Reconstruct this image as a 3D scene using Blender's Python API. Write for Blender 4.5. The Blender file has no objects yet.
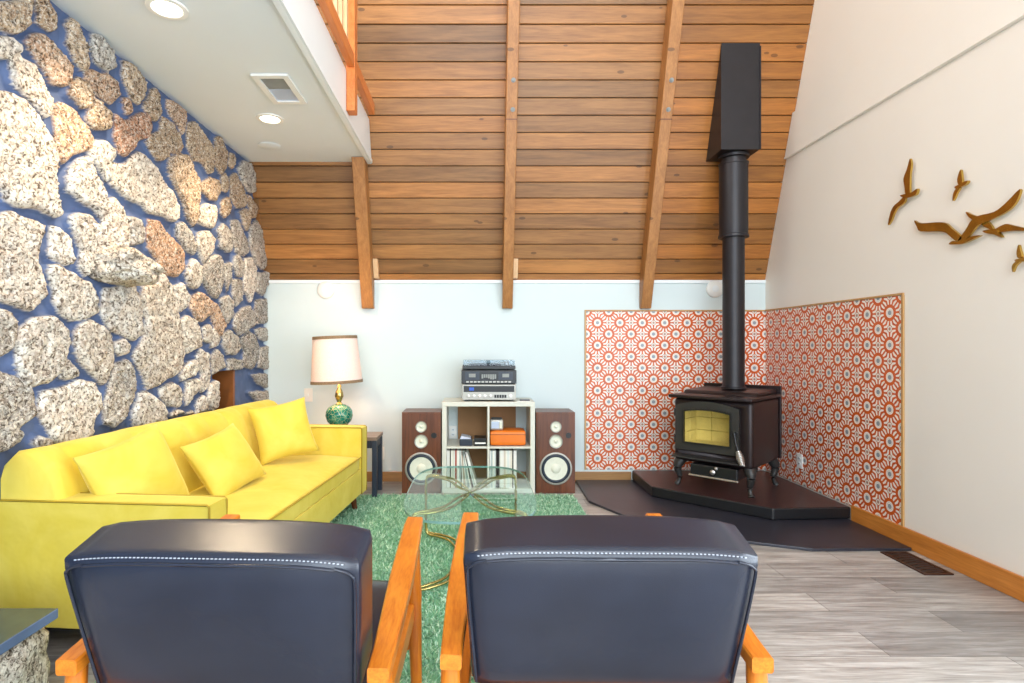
import bpy, bmesh, math, random
import numpy as np
from mathutils import Vector, Matrix, noise
random.seed(7)
scene = bpy.context.scene
COL = scene.collection
PI = math.pi
R = math.radians

# ------------------------------------------------------------------ camera, light, exposure
F_PX, VX, VY, CAMZ = 565.0, 474.0, 346.0, 1.22
cam_data = bpy.data.cameras.new('camera'); cam = bpy.data.objects.new('camera', cam_data); COL.objects.link(cam)
cam_data.sensor_width = 36.0; cam_data.lens = F_PX / 1024 * 36.0
cam_data.shift_x = (512 - VX) / 1024; cam_data.shift_y = -(341.5 - VY) / 1024
cam.location = (0, 0, CAMZ); cam.rotation_euler = (PI / 2, 0, 0)
cam_data.clip_start = 0.05
scene.camera = cam
scene.view_settings.view_transform = 'Standard'
scene.view_settings.look = 'None'
scene.view_settings.gamma = 1.0
scene.view_settings.use_curve_mapping = False
scene.view_settings.exposure = 0.20

world = bpy.data.worlds.new('sky'); scene.world = world; world.use_nodes = True
bg = world.node_tree.nodes['Background']; bg.inputs[0].default_value = (0.80, 0.90, 1.0, 1); bg.inputs[1].default_value = 2.0

def area_light(name, loc, rot, sx, sy, power, color):
    l = bpy.data.lights.new(name, 'AREA'); l.shape = 'RECTANGLE'; l.size = sx; l.size_y = sy
    l.energy = power; l.color = color
    o = bpy.data.objects.new(name, l); COL.objects.link(o); o.location = loc; o.rotation_euler = rot
    return o
# daylight through the glazing behind the camera and the sliding door at the right
area_light('daylight_rear_window', (0.3, -2.55, 1.45), (R(90), 0, 0), 3.9, 2.3, 150, (0.80, 0.91, 1.0))
area_light('daylight_upper_window', (0.4, -2.55, 4.2), (R(72), 0, 0), 4.2, 2.4, 210, (0.82, 0.92, 1.0))
area_light('daylight_sliding_door', (2.80, 0.2, 1.25), (R(90), 0, R(90)), 3.2, 2.1, 120, (0.82, 0.92, 1.0))
area_light('added_loft_fill', (-3.45, 1.6, 4.4), (R(90), 0, R(-90)), 2.8, 1.9, 100, (1.0, 0.95, 0.88))  # added light, made up to brighten the right wall and floor

# ------------------------------------------------------------------ helpers
def lin(h):
    if isinstance(h, str):
        h = h.lstrip('#'); c = [int(h[i:i + 2], 16) / 255 for i in (0, 2, 4)]
    else:
        c = [v / 255 for v in h]
    return tuple((v / 12.92 if v <= 0.04045 else ((v + 0.055) / 1.055) ** 2.4) for v in c)
def lin4(h): return lin(h) + (1.0,)

class NT:
    def __init__(s, name):
        s.m = bpy.data.materials.new(name); s.m.use_nodes = True
        s.t = s.m.node_tree; s.p = s.t.nodes['Principled BSDF']; s.out = s.t.nodes['Material Output']
    def n(s, typ, **props):
        nd = s.t.nodes.new(typ)
        for k, v in props.items(): setattr(nd, k, v)
        return nd
    def link(s, a, b): s.t.links.new(a, b)
    def set(s, sock, v):
        if hasattr(v, 'is_linked') or isinstance(v, bpy.types.NodeSocket): s.link(v, sock)
        else: sock.default_value = v
    def math(s, op, a, b=0.0, c=None, clamp=False):
        nd = s.n('ShaderNodeMath', operation=op, use_clamp=clamp)
        s.set(nd.inputs[0], a); s.set(nd.inputs[1], b)
        if c is not None: s.set(nd.inputs[2], c)
        return nd.outputs[0]
    def coords(s, kind='Object', scale=(1, 1, 1), loc=(0, 0, 0)):
        tc = s.n('ShaderNodeTexCoord'); mp = s.n('ShaderNodeMapping')
        mp.inputs['Scale'].default_value = scale; mp.inputs['Location'].default_value = loc
        s.link(tc.outputs[kind], mp.inputs['Vector']); return mp.outputs[0]
    def noise(s, vec, scale=5, detail=4, rough=0.55, dist=0.0):
        nd = s.n('ShaderNodeTexNoise'); nd.inputs['Scale'].default_value = scale
        nd.inputs['Detail'].default_value = detail; nd.inputs['Roughness'].default_value = rough
        nd.inputs['Distortion'].default_value = dist; s.link(vec, nd.inputs['Vector']); return nd.outputs[0]
    def ramp(s, fac, stops):
        nd = s.n('ShaderNodeValToRGB'); e = nd.color_ramp.elements
        while len(e) < len(stops): e.new(0.5)
        for el, (p, c) in zip(e, stops): el.position = p; el.color = c if len(c) == 4 else tuple(c) + (1,)
        s.link(fac, nd.inputs[0]); return nd.outputs[0]
    def mix(s, fac, a, b, blend='MIX'):
        nd = s.n('ShaderNodeMix', data_type='RGBA', blend_type=blend)
        s.set(nd.inputs[0], fac); s.set(nd.inputs[6], a); s.set(nd.inputs[7], b); return nd.outputs[2]
    def bump(s, h, strength=0.3, dist=0.01):
        nd = s.n('ShaderNodeBump'); nd.inputs['Strength'].default_value = strength; nd.inputs['Distance'].default_value = dist
        s.link(h, nd.inputs['Height']); s.link(nd.outputs[0], s.p.inputs['Normal'])
    def base(s, v): s.set(s.p.inputs['Base Color'], v)
    def pr(s, **kw):
        for k, v in kw.items(): s.set(s.p.inputs[k.replace('_', ' ')], v)

def plain(name, c, rough=0.5, metal=0.0, var=0.06, scale=9, bump=0.0, **kw):
    """a plain surface with a little procedural unevenness"""
    m = NT(name); v = m.coords(); n = m.noise(v, scale, 3)
    c = lin(c); a = tuple(x * (1 - var) for x in c); b = tuple(min(1, x * (1 + var)) for x in c)
    m.base(m.ramp(n, [(0.3, a), (0.7, b)])); m.pr(Roughness=rough, Metallic=metal)
    if bump: m.bump(m.noise(v, scale * 14, 3), bump, 0.004)
    for k, x in kw.items(): m.pr(**{k: x})
    return m.m

def wood(name, c1, c2, axis=0, scale=1.0, rough=0.4, attr=False, knots=False, bump=0.12, spec=0.5):
    m = NT(name); sc = [14.0 * scale] * 3; sc[axis] = 0.9 * scale
    v = m.coords('Object', sc); n = m.noise(v, 1.6, 5, 0.6, 0.8); n2 = m.noise(v, 9, 3)
    f = m.math('MULTIPLY_ADD', n2, 0.35, m.math('MULTIPLY', n, 0.75))
    c = m.ramp(f, [(0.3, lin(c1)), (0.72, lin(c2))])
    if knots:
        v2 = m.coords('Object', (2.2, 5.0, 5.0)); vo = m.n('ShaderNodeTexVoronoi'); vo.inputs['Scale'].default_value = 1.3
        m.link(v2, vo.inputs['Vector']); k = m.math('LESS_THAN', vo.outputs['Distance'], 0.085)
        c = m.mix(m.math('MULTIPLY', k, 0.6), c, lin4('#3a2413'))
    if attr:
        at = m.n('ShaderNodeAttribute', attribute_name='tint'); c = m.mix(1.0, c, at.outputs['Color'], 'MULTIPLY')
    m.base(c); m.pr(Roughness=rough); m.p.inputs['Specular IOR Level'].default_value = spec
    if bump: m.bump(f, bump, 0.004)
    return m.m

# ---- mesh helpers
def bm_new(): return bmesh.new()
def obj(name, bm, m, parent=None, smooth=None, uv=None):
    me = bpy.data.meshes.new(name)
    bmesh.ops.recalc_face_normals(bm, faces=bm.faces)
    bm.to_mesh(me); bm.free()
    ms = m if isinstance(m, (list, tuple)) else [m]
    for x in ms: me.materials.append(x)
    o = bpy.data.objects.new(name, me); COL.objects.link(o)
    if parent is not None: o.parent = parent
    if smooth is not None:
        me.polygons.foreach_set('use_smooth', [True] * len(me.polygons))
        if smooth < 180: me.set_sharp_from_angle(angle=R(smooth))
    return o
def tag(o, label, cat, group=None):
    o['label'] = label; o['category'] = cat
    if group: o['group'] = group
    return o
def struct(name, bm, m, parent=None, smooth=None):
    o = obj(name, bm, m, parent, smooth)
    o['kind'] = 'structure'
    return o
def thing(name, label, cat, loc=(0, 0, 0), rotz=0.0, group=None):
    o = bpy.data.objects.new(name, None); COL.objects.link(o); o.empty_display_size = 0.1
    o.location = loc; o.rotation_euler = (0, 0, rotz)
    return tag(o, label, cat, group)
def box(bm, x0, x1, y0, y1, z0, z1, bev=0.0, seg=2, mi=0):
    r = bmesh.ops.create_cube(bm, size=1.0); vs = r['verts']
    for v in vs:
        v.co = Vector((x0 if v.co.x < 0 else x1, y0 if v.co.y < 0 else y1, z0 if v.co.z < 0 else z1))
    fs = set(f for v in vs for f in v.link_faces)
    if bev:
        es = list(set(e for v in vs for e in v.link_edges))
        rr = bmesh.ops.bevel(bm, geom=es, offset=bev, segments=seg, profile=0.5, affect='EDGES')
        vs = list(set(vs) | set(rr['verts'])); vs = [v for v in vs if v.is_valid]
        fs = set(f for v in vs for f in v.link_faces)
    if mi:
        for f in fs: f.material_index = mi
    return vs
def hexa(bm, pts, bev=0.0, seg=2):
    """8 points: bottom ring 0-3, top ring 4-7"""
    vs = [bm.verts.new(p) for p in pts]
    for q in ((0, 1, 2, 3), (4, 5, 6, 7), (0, 1, 5, 4), (1, 2, 6, 5), (2, 3, 7, 6), (3, 0, 4, 7)):
        bm.faces.new([vs[i] for i in q])
    if bev:
        es = list(set(e for v in vs for e in v.link_edges))
        bmesh.ops.bevel(bm, geom=es, offset=bev, segments=seg, profile=0.5, affect='EDGES')
def prism(bm, poly, a, b, axis=2, bev=0.0, seg=2):
    """poly in the two other axes (x,y | y,z for axis 0 | x,z for axis 1), extruded from a to b"""
    def mk(p, t):
        if axis == 2: return (p[0], p[1], t)
        if axis == 0: return (t, p[0], p[1])
        return (p[0], t, p[1])
    lo = [bm.verts.new(mk(p, a)) for p in poly]; hi = [bm.verts.new(mk(p, b)) for p in poly]
    n = len(poly); fs = [bm.faces.new(lo), bm.faces.new(hi)]
    for i in range(n): fs.append(bm.faces.new([lo[i], lo[(i + 1) % n], hi[(i + 1) % n], hi[i]]))
    if bev:
        es = list(set(e for v in lo + hi for e in v.link_edges))
        bmesh.ops.bevel(bm, geom=es, offset=bev, segments=seg, profile=0.5, affect='EDGES')
def lathe(bm, prof, seg=32, center=(0, 0, 0), axis=2, cap=True):
    rings = []
    for (r, z) in prof:
        ring = []
        for i in range(seg):
            a = 2 * PI * i / seg; u, w = r * math.cos(a), r * math.sin(a)
            p = (u, w, z) if axis == 2 else ((u, z, w) if axis == 1 else (z, u, w))
            ring.append(bm.verts.new(Vector(p) + Vector(center)))
        rings.append(ring)
    for k in range(len(rings) - 1):
        for i in range(seg):
            bm.faces.new([rings[k][i], rings[k][(i + 1) % seg], rings[k + 1][(i + 1) % seg], rings[k + 1][i]])
    if cap:
        bm.faces.new(rings[0]); bm.faces.new(rings[-1])
def smooth_path(pts, n=8):
    out = []
    P = [Vector(p) for p in pts]
    for i in range(len(P) - 1):
        p0 = P[max(i - 1, 0)]; p1 = P[i]; p2 = P[i + 1]; p3 = P[min(i + 2, len(P) - 1)]
        for k in range(n):
            t = k / n
            out.append(0.5 * ((2 * p1) + (-p0 + p2) * t + (2 * p0 - 5 * p1 + 4 * p2 - p3) * t * t + (-p0 + 3 * p1 - 3 * p2 + p3) * t ** 3))
    out.append(P[-1]); return out
def sweep(bm, pts, rad, seg=10, sect=None, up=Vector((0, 0, 1)), cap=True, closed=False):
    """tube along pts; rad a number or a list; sect an optional list of (u,v) cross-section points"""
    P = [Vector(p) for p in pts]; rings = []
    for i, p in enumerate(P):
        if closed: t = P[(i + 1) % len(P)] - P[i - 1]
        else: t = (P[min(i + 1, len(P) - 1)] - P[max(i - 1, 0)])
        t.normalize(); u = t.cross(up)
        if u.length < 1e-4: u = t.cross(Vector((0, 1, 0)))
        u.normalize(); w = u.cross(t)
        r = rad[i] if isinstance(rad, (list, tuple)) else rad
        if sect: ring = [bm.verts.new(p + u * (a * r) + w * (b * r)) for a, b in sect]
        else: ring = [bm.verts.new(p + (u * math.cos(2 * PI * k / seg) + w * math.sin(2 * PI * k / seg)) * r) for k in range(seg)]
        rings.append(ring)
    n = len(rings[0])
    last = len(rings) if closed else len(rings) - 1
    for k in range(last):
        A, B = rings[k], rings[(k + 1) % len(rings)]
        for i in range(n): bm.faces.new([A[i], A[(i + 1) % n], B[(i + 1) % n], B[i]])
    if cap and not closed: bm.faces.new(rings[0]); bm.faces.new(rings[-1])
def cyl(bm, p, q, r, r2=None, seg=16):
    sweep(bm, [p, q], [r, r if r2 is None else r2], seg)
def disc(bm, c, r, axis, t, seg=24):
    prof = [(r, 0), (r, t)]
    lathe(bm, prof, seg, c, axis)
def soft_block(bm, x0, x1, y0, y1, z0, z1, bev=0.03, crown=0.0, seg=4, sub=10, crown_axis=2):
    """rounded block with gridded faces bulging a little"""
    vs = box(bm, x0, x1, y0, y1, z0, z1)
    es = list(set(e for v in vs for e in v.link_edges))
    bmesh.ops.subdivide_edges(bm, edges=es, cuts=sub, use_grid_fill=True)
    cx, cy, cz = (x0 + x1) / 2, (y0 + y1) / 2, (z0 + z1) / 2; hx, hy, hz = (x1 - x0) / 2, (y1 - y0) / 2, (z1 - z0) / 2
    for v in bm.verts:
        d = Vector((v.co.x - cx, v.co.y - cy, v.co.z - cz)); inn = Vector((max(-hx + bev, min(hx - bev, d.x)), max(-hy + bev, min(hy - bev, d.y)), max(-hz + bev, min(hz - bev, d.z))))
        e = d - inn
        if e.length > 1e-6: d = inn + e.normalized() * min(bev, max(abs(e.x), abs(e.y), abs(e.z)))
        if crown:
            u, w, h = d.x / hx, d.y / hy, d.z / hz
            if crown_axis == 2 and h > 0.2: d.z += crown * (1 - u ** 4) * (1 - w ** 4)
            if crown_axis == 0 and u > 0.2: d.x += crown * (1 - h ** 4) * (1 - w ** 4)
            if crown_axis == 1 and w < -0.2: d.y -= crown * (1 - u ** 4) * (1 - h ** 4)
        v.co = Vector((cx, cy, cz)) + d
def at(px, py, Y): return Vector(((px - VX) * Y / F_PX, Y, CAMZ - (py - VY) * Y / F_PX))

# ------------------------------------------------------------------ room dimensions
YB, XL, XR = 5.10, -1.86, 2.63
ZK, SL = 1.816, 2.80                    # knee-wall height, rise of the roof per metre
ZTOP = 6.4
def roof_y(z): return YB - (z - ZK) / SL
YREAR = -2.45
ROOF_DIR = Vector((0, -1, SL)).normalized(); ROOF_N = Vector((0, -SL, -1)).normalized()   # into the room

# ------------------------------------------------------------------ materials
M = {}
M['paint'] = plain('wall_paint_cool_lit', '#d2dddc', 0.6, var=0.012, scale=2)  # back wall white, with the cool daylight tint mixed into the colour
M['cream'] = plain('wall_paint_warm_lit', '#ece5da', 0.6, var=0.012, scale=2)  # right wall pale paint, with the warm lamplight mixed into the colour
M['ceilpaint'] = plain('white_ceiling_paint', '#e3e8e9', 0.7, var=0.012, scale=2)
M['trimwhite'] = plain('white_gloss_trim', '#edf1f1', 0.35, var=0.01)
M['pine'] = wood('stained_pine_boards', '#724a25', '#ae7c48', 0, 1.0, 0.42, attr=True, knots=True)
M['rafter'] = wood('stained_rafter_wood', '#855224', '#b57d45', 2, 1.0, 0.45, knots=True)
M['rail'] = wood('orange_cedar', '#c2601f', '#e48a48', 1, 1.0, 0.4)
M['slat'] = wood('pale_pine', '#d9a878', '#efcb9f', 2, 1.0, 0.45)
M['teak'] = wood('orange_teak', '#b4540c', '#e08a2a', 1, 1.6, 0.28, bump=0.05)
M['teakv'] = wood('orange_teak_upright', '#b4540c', '#dd8428', 2, 1.6, 0.28, bump=0.05)
M['teakx'] = wood('orange_teak_cross', '#b0500c', '#dd8428', 0, 1.6, 0.28, bump=0.05)
M['oak'] = wood('oak_baseboard', '#a85f1c', '#d58a3c', 1, 1.0, 0.4)
M['oakx'] = wood('oak_baseboard_cross', '#8a6038', '#b58852', 0, 1.0, 0.4)
M['frame'] = wood('panel_edge_wood', '#a67a45', '#cda066', 2, 1.0, 0.45)
M['walnut'] = wood('walnut_veneer', '#351b10', '#734026', 2, 1.3, 0.35, bump=0.04)
M['dkwood'] = wood('dark_leg_wood', '#46200f', '#6d3518', 2, 1.0, 0.4)
M['shelf'] = plain('pale_shelf_foil', '#d3d2c6', 0.45, var=0.03)
M['blackmetal'] = plain('black_stove_metal', '#262326', 0.42, 0.3, var=0.12)
M['stove'] = plain('brown_black_cast_iron', '#2b2020', 0.36, 0.35, var=0.15, bump=0.08)
M['door'] = plain('dark_grey_cast_iron', '#3a3938', 0.42, 0.4, var=0.1, bump=0.1)
M['hearth'] = plain('dark_brown_hearth_board', '#3a2524', 0.3, var=0.15)
M['mat'] = plain('black_floor_mat', '#2c2c35', 0.35, var=0.12)
M['steel'] = plain('brushed_steel', '#c9c4bd', 0.3, 0.9)
M['brass'] = plain('antique_brass', '#c3a253', 0.24, 1.0, var=0.18, scale=14)
M['goldleaf'] = plain('pale_brass', '#c4b070', 0.25, 0.9, var=0.1)
M['white'] = plain('white_plastic', '#f0efe9', 0.4, var=0.01)
M['black'] = plain('black_plastic', '#17181b', 0.35, var=0.1)
M['rubber'] = plain('blue_black_rubber', '#232c3a', 0.5, var=0.1)
M['cone'] = plain('pale_speaker_cone', '#dcdccb', 0.55, var=0.05, scale=30)
M['silver'] = plain('silver_fascia', '#aaa79f', 0.35, 0.5)
M['leaf_orange'] = plain('orange_vinyl', '#e5761a', 0.45, var=0.05)
M['card'] = plain('brown_hardboard', '#9a7047', 0.7, var=0.06)
M['navy'] = plain('dark_navy_wood', '#2a3240', 0.4, var=0.1)
M['tabletop'] = wood('grey_brown_table_top', '#6d5a50', '#94806f', 0, 1.0, 0.4)
M['stitch'] = plain('grey_thread', '#b9bec9', 0.6)
M['slate'] = plain('dark_slate_slab', '#46524f', 0.22, var=0.2, scale=5)
M['slate_edge'] = plain('blue_grey_slab_edge', '#5b7196', 0.5, var=0.15)
M['copper'] = plain('rusty_brown_panel', '#8f5324', 0.5, var=0.15)
M['greylens'] = plain('grey_vent_filter', '#8c8f8c', 0.6, var=0.1)
M['vent'] = plain('bronze_register', '#4a2f24', 0.4, 0.5, var=0.1)

def leather():
    m = NT('black_leather'); v = m.coords(); n = m.noise(v, 3, 3)
    m.base(m.ramp(n, [(0.3, lin('#1c202b')), (0.7, lin('#272c3a'))])); m.pr(Roughness=0.27)
    vo = m.n('ShaderNodeTexVoronoi'); vo.inputs['Scale'].default_value = 420; m.link(v, vo.inputs['Vector'])
    m.bump(vo.outputs['Distance'], 0.08, 0.002); m.p.inputs['Specular IOR Level'].default_value = 0.6
    return m.m
M['leather'] = leather()
def velvet():
    m = NT('yellow_velvet'); v = m.coords(); n = m.noise(v, 4, 4, 0.6, 0.6)
    m.base(m.ramp(n, [(0.3, lin('#d6bd40')), (0.7, lin('#e4ce5f'))])); m.pr(Roughness=0.6)
    m.p.inputs['Sheen Weight'].default_value = 0.5; m.p.inputs['Sheen Roughness'].default_value = 0.35
    m.p.inputs['Sheen Tint'].default_value = lin4('#fff2a0'); m.p.inputs['Specular IOR Level'].default_value = 0.2
    m.bump(m.noise(v, 7, 3), 0.25, 0.02)
    return m.m
M['velvet'] = velvet()
M['piping'] = plain('olive_piping', '#a98c1c', 0.6)

def floor_mat():
    m = NT('grey_brown_vinyl_planks'); v = m.coords('Object', (1, 1, 1), (0.35, 0.06, 0))
    br = m.n('ShaderNodeTexBrick'); m.link(v, br.inputs['Vector']); br.offset = 0.37; br.offset_frequency = 2
    for k, x in (('Scale', 1.0), ('Mortar Size', 0.0016), ('Mortar Smooth', 0.1), ('Bias', 0.0), ('Brick Width', 1.22), ('Row Height', 0.19)): br.inputs[k].default_value = x
    br.inputs['Color1'].default_value = (0.55, 0.55, 0.56, 1); br.inputs['Color2'].default_value = (1.2, 1.18, 1.15, 1); br.inputs['Mortar'].default_value = (0.35, 0.33, 0.32, 1)
    g = m.noise(m.coords('Object', (1.1, 13, 1)), 2.4, 6, 0.65, 0.6); g2 = m.noise(m.coords('Object', (5, 90, 1)), 2, 3)
    f = m.math('MULTIPLY_ADD', g2, 0.3, m.math('MULTIPLY', g, 0.75))
    c = m.ramp(f, [(0.30, lin('#736a66')), (0.5, lin('#9f9892')), (0.72, lin('#cac6c2'))])
    m.base(m.mix(1.0, c, br.outputs['Color'], 'MULTIPLY')); m.pr(Roughness=0.32)
    m.bump(f, 0.1, 0.003)
    return m.m
M['floor'] = floor_mat()

def tile_mat():
    m = NT('orange_sunburst_tile'); T = 0.2022
    tc = m.n('ShaderNodeTexCoord'); sp = m.n('ShaderNodeSeparateXYZ'); m.link(tc.outputs['Object'], sp.inputs[0])
    u = m.math('DIVIDE', sp.outputs[0], T); w = m.math('DIVIDE', sp.outputs[2], T)
    def cell(off_u, off_w):
        a = m.math('SUBTRACT', m.math('FRACT', m.math('ADD', u, 100.0 + off_u)), 0.5)
        b = m.math('SUBTRACT', m.math('FRACT', m.math('ADD', w, 100.0 + off_w)), 0.5)
        r = m.math('SQRT', m.math('ADD', m.math('MULTIPLY', a, a), m.math('MULTIPLY', b, b)))
        return a, b, r
    a1, b1, r1 = cell(0, 0); a2, b2, r2 = cell(0.5, 0.5)
    near = m.math('LESS_THAN', r1, r2); r = m.math('MINIMUM', r1, r2)
    t1 = m.math('ARCTAN2', b1, a1); t2 = m.math('ARCTAN2', b2, a2)
    th = m.math('ADD', m.math('MULTIPLY', near, t1), m.math('MULTIPLY', m.math('SUBTRACT', 1.0, near), t2))
    cs = m.math('COSINE', m.math('MULTIPLY', th, 16.0))
    # rays: threshold climbs from -1 at the ring to +1 at the tip
    thr = m.math('MAXIMUM', m.math('MULTIPLY_ADD', r, 1.4 / 0.23, -0.75 - 0.26 * 1.4 / 0.23), m.math('MULTIPLY', m.math('LESS_THAN', r, 0.258), -5.0))
    thr = m.math('SUBTRACT', thr, m.math('MULTIPLY', m.math('LESS_THAN', r, 0.260), 5.0))
    ray = m.math('GREATER_THAN', cs, thr)
    ring = m.math('MULTIPLY', m.math('GREATER_THAN', r, 0.158), m.math('LESS_THAN', r, 0.47))
    orange = m.math('MULTIPLY', ray, ring)
    core = m.math('LESS_THAN', r, 0.078); core2 = m.math('MULTIPLY', m.math('GREATER_THAN', r, 0.105), m.math('LESS_THAN', r, 0.118))
    a3, b3, r3 = cell(0.5, 0.0); a4, b4, r4 = cell(0.0, 0.5); rr = m.math('MINIMUM', r3, r4)
    ros = m.math('LESS_THAN', rr, 0.115); ros1 = m.math('LESS_THAN', rr, 0.095); ros2 = m.math('LESS_THAN', rr, 0.06); ros3 = m.math('LESS_THAN', rr, 0.028)
    wv = m.coords('Object'); nn = m.noise(wv, 30, 2)
    org = m.ramp(nn, [(0.3, lin('#c24a06')), (0.7, lin('#d9641a'))])
    c = m.mix(orange, lin4('#f2e9df'), org)
    c = m.mix(core, c, lin4('#8f979c')); c = m.mix(core2, c, lin4('#c9c2b8'))
    c = m.mix(ros, c, lin4('#b4562f')); c = m.mix(ros1, c, lin4('#f0e2d3')); c = m.mix(ros2, c, lin4('#b9b0a6')); c = m.mix(ros3, c, lin4('#b4562f'))
    m.base(c); m.pr(Roughness=0.3)
    return m.m
M['tile'] = tile_mat()

def stone_mat(name, attr=True, mortar='#57678a'):
    m = NT(name); v = m.coords()
    n = m.noise(v, 9, 5, 0.65, 0.5); n2 = m.noise(v, 62, 4, 0.7, 0.8)
    pits = m.ramp(n2, [(0.38, (0, 0, 0)), (0.49, (1, 1, 1))])
    if attr:
        at = m.n('ShaderNodeAttribute', attribute_name='tint'); base = at.outputs['Color']
        at2 = m.n('ShaderNodeAttribute', attribute_name='mask'); mask = m.ramp(at2.outputs['Fac'], [(0.35, (0, 0, 0)), (0.65, (1, 1, 1))])
    else:
        base = m.ramp(n, [(0.3, lin('#b5ada0')), (0.7, lin('#ddd8cc'))])
    n4 = m.noise(v, 95, 3, 0.7, 0.4); n5 = m.noise(v, 16, 4, 0.7, 0.6)
    c = m.mix(m.ramp(n5, [(0.40, (0.55, 0.55, 0.55)), (0.60, (0, 0, 0))]), base, m.mix(1.0, base, lin4('#b89c88'), 'MULTIPLY'))
    c = m.mix(m.ramp(n4, [(0.48, (0, 0, 0)), (0.62, (0.75, 0.75, 0.75))]), c, lin4('#ece6da'))
    c = m.mix(pits, m.mix(1.0, c, lin4('#766a60'), 'MULTIPLY'), c)
    if attr:
        n3 = m.noise(v, 6, 4); mo = m.ramp(n3, [(0.3, tuple(x * 0.8 for x in lin(mortar))), (0.7, tuple(x * 1.25 for x in lin(mortar)))])
        c = m.mix(mask, mo, c)
        h = m.mix(mask, (0.5, 0.5, 0.5, 1), m.mix(0.5, pits, n))
    else:
        h = m.mix(0.5, pits, n)
    m.base(c); m.pr(Roughness=0.85); m.bump(h, 0.7, 0.012)
    return m.m
M['stonewall'] = stone_mat('lava_stone_in_blue_mortar')
M['stone'] = stone_mat('pale_lava_stone', attr=False)

def glass_mat(name, tint, gloss_rough=0.02, fres=1.5, base_mix=0.0):
    m = NT(name); t = m.t
    tr = m.n('ShaderNodeBsdfTransparent'); tr.inputs[0].default_value = lin4(tint)
    gl = m.n('ShaderNodeBsdfGlossy'); gl.inputs['Roughness'].default_value = gloss_rough
    fr = m.n('ShaderNodeFresnel'); fr.inputs[0].default_value = fres
    ge = m.n('ShaderNodeNewGeometry'); fa = m.math('MULTIPLY', fr.outputs[0], m.math('SUBTRACT', 1.0, ge.outputs['Backfacing']))
    mx = m.n('ShaderNodeMixShader'); m.link(fa, mx.inputs[0]); m.link(tr.outputs[0], mx.inputs[1]); m.link(gl.outputs[0], mx.inputs[2])
    m.link(mx.outputs[0], m.out.inputs[0]); t.nodes.remove(m.p)
    return m.m
M['glass'] = glass_mat('clear_table_glass', '#f0fbf7', fres=1.42)
M['glassedge'] = plain('green_glass_edge', '#7fa9a0', 0.1)
M['acrylic'] = glass_mat('clear_acrylic_lid', '#e8eef2')
M['stoveglass'] = glass_mat('gold_tinted_stove_glass', '#fbf5da', 0.02, 1.5)
M['brick'] = plain('cream_firebrick', '#f2ead0', 0.8, var=0.1)
def glaze():
    m = NT('green_crackle_glaze'); v = m.coords(); vo = m.n('ShaderNodeTexVoronoi', feature='DISTANCE_TO_EDGE'); vo.inputs['Scale'].default_value = 34; m.link(v, vo.inputs['Vector'])
    n = m.noise(v, 14, 4); c = m.ramp(n, [(0.3, lin('#0d4a40')), (0.5, lin('#1f7a66')), (0.75, lin('#6fae8f'))])
    m.base(m.mix(m.math('LESS_THAN', vo.outputs['Distance'], 0.03), c, lin4('#a7b98a'))); m.pr(Roughness=0.15); return m.m
M['glaze'] = glaze()
def shade_mat():
    m = NT('linen_lamp_shade'); v = m.coords('Object', (60, 60, 60)); n = m.noise(v, 3, 2)
    c = m.ramp(n, [(0.3, lin('#ecdcd4')), (0.7, lin('#f7ebe4'))])
    df = m.n('ShaderNodeBsdfDiffuse'); tl = m.n('ShaderNodeBsdfTranslucent'); m.link(c, df.inputs[0]); m.link(c, tl.inputs[0])
    mx = m.n('ShaderNodeMixShader'); mx.inputs[0].default_value = 0.16; m.link(df.outputs[0], mx.inputs[1]); m.link(tl.outputs[0], mx.inputs[2]); m.link(mx.outputs[0], m.out.inputs[0])
    m.t.nodes.remove(m.p); return m.m
M['shade'] = shade_mat()
M['braid'] = plain('brown_braid_trim', '#8a6f52', 0.8, var=0.2, scale=80)
def emit(name, c, s):
    m = NT(name); m.base((0, 0, 0, 1)); m.p.inputs['Emission Color'].default_value = lin4(c); m.p.inputs['Emission Strength'].default_value = s; return m.m
M['bulb'] = emit('warm_lamp_lens', '#fff0d2', 9.0)
def rugmat():
    m = NT('green_shag_pile'); at = m.n('ShaderNodeAttribute', attribute_name='tint'); m.base(at.outputs['Color']); m.pr(Roughness=0.8)
    m.p.inputs['Specular IOR Level'].default_value = 0.1; return m.m
M['shag'] = rugmat()
M['rugback'] = plain('green_rug_backing', '#6fa884', 0.9)
M['screen'] = emit('lit_blue_display', '#3f7cff', 0.6)
M['blueface'] = plain('pale_blue_clock_face', '#b9c4d8', 0.3)

# ------------------------------------------------------------------ structure: floor, walls, roof, loft
bm = bm_new(); box(bm, -3.4, 2.75, YREAR - 0.1, YB + 0.1, -0.08, 0.0); struct('floor', bm, M['floor'])
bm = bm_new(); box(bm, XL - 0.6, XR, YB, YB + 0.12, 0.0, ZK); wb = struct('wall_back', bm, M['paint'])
bm = bm_new(); box(bm, XL + 0.012, XR - 0.002, YB - 0.012, YB - 0.001, ZK - 0.028, ZK - 0.004); struct('trim_1', bm, M['trimwhite'])

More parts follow.
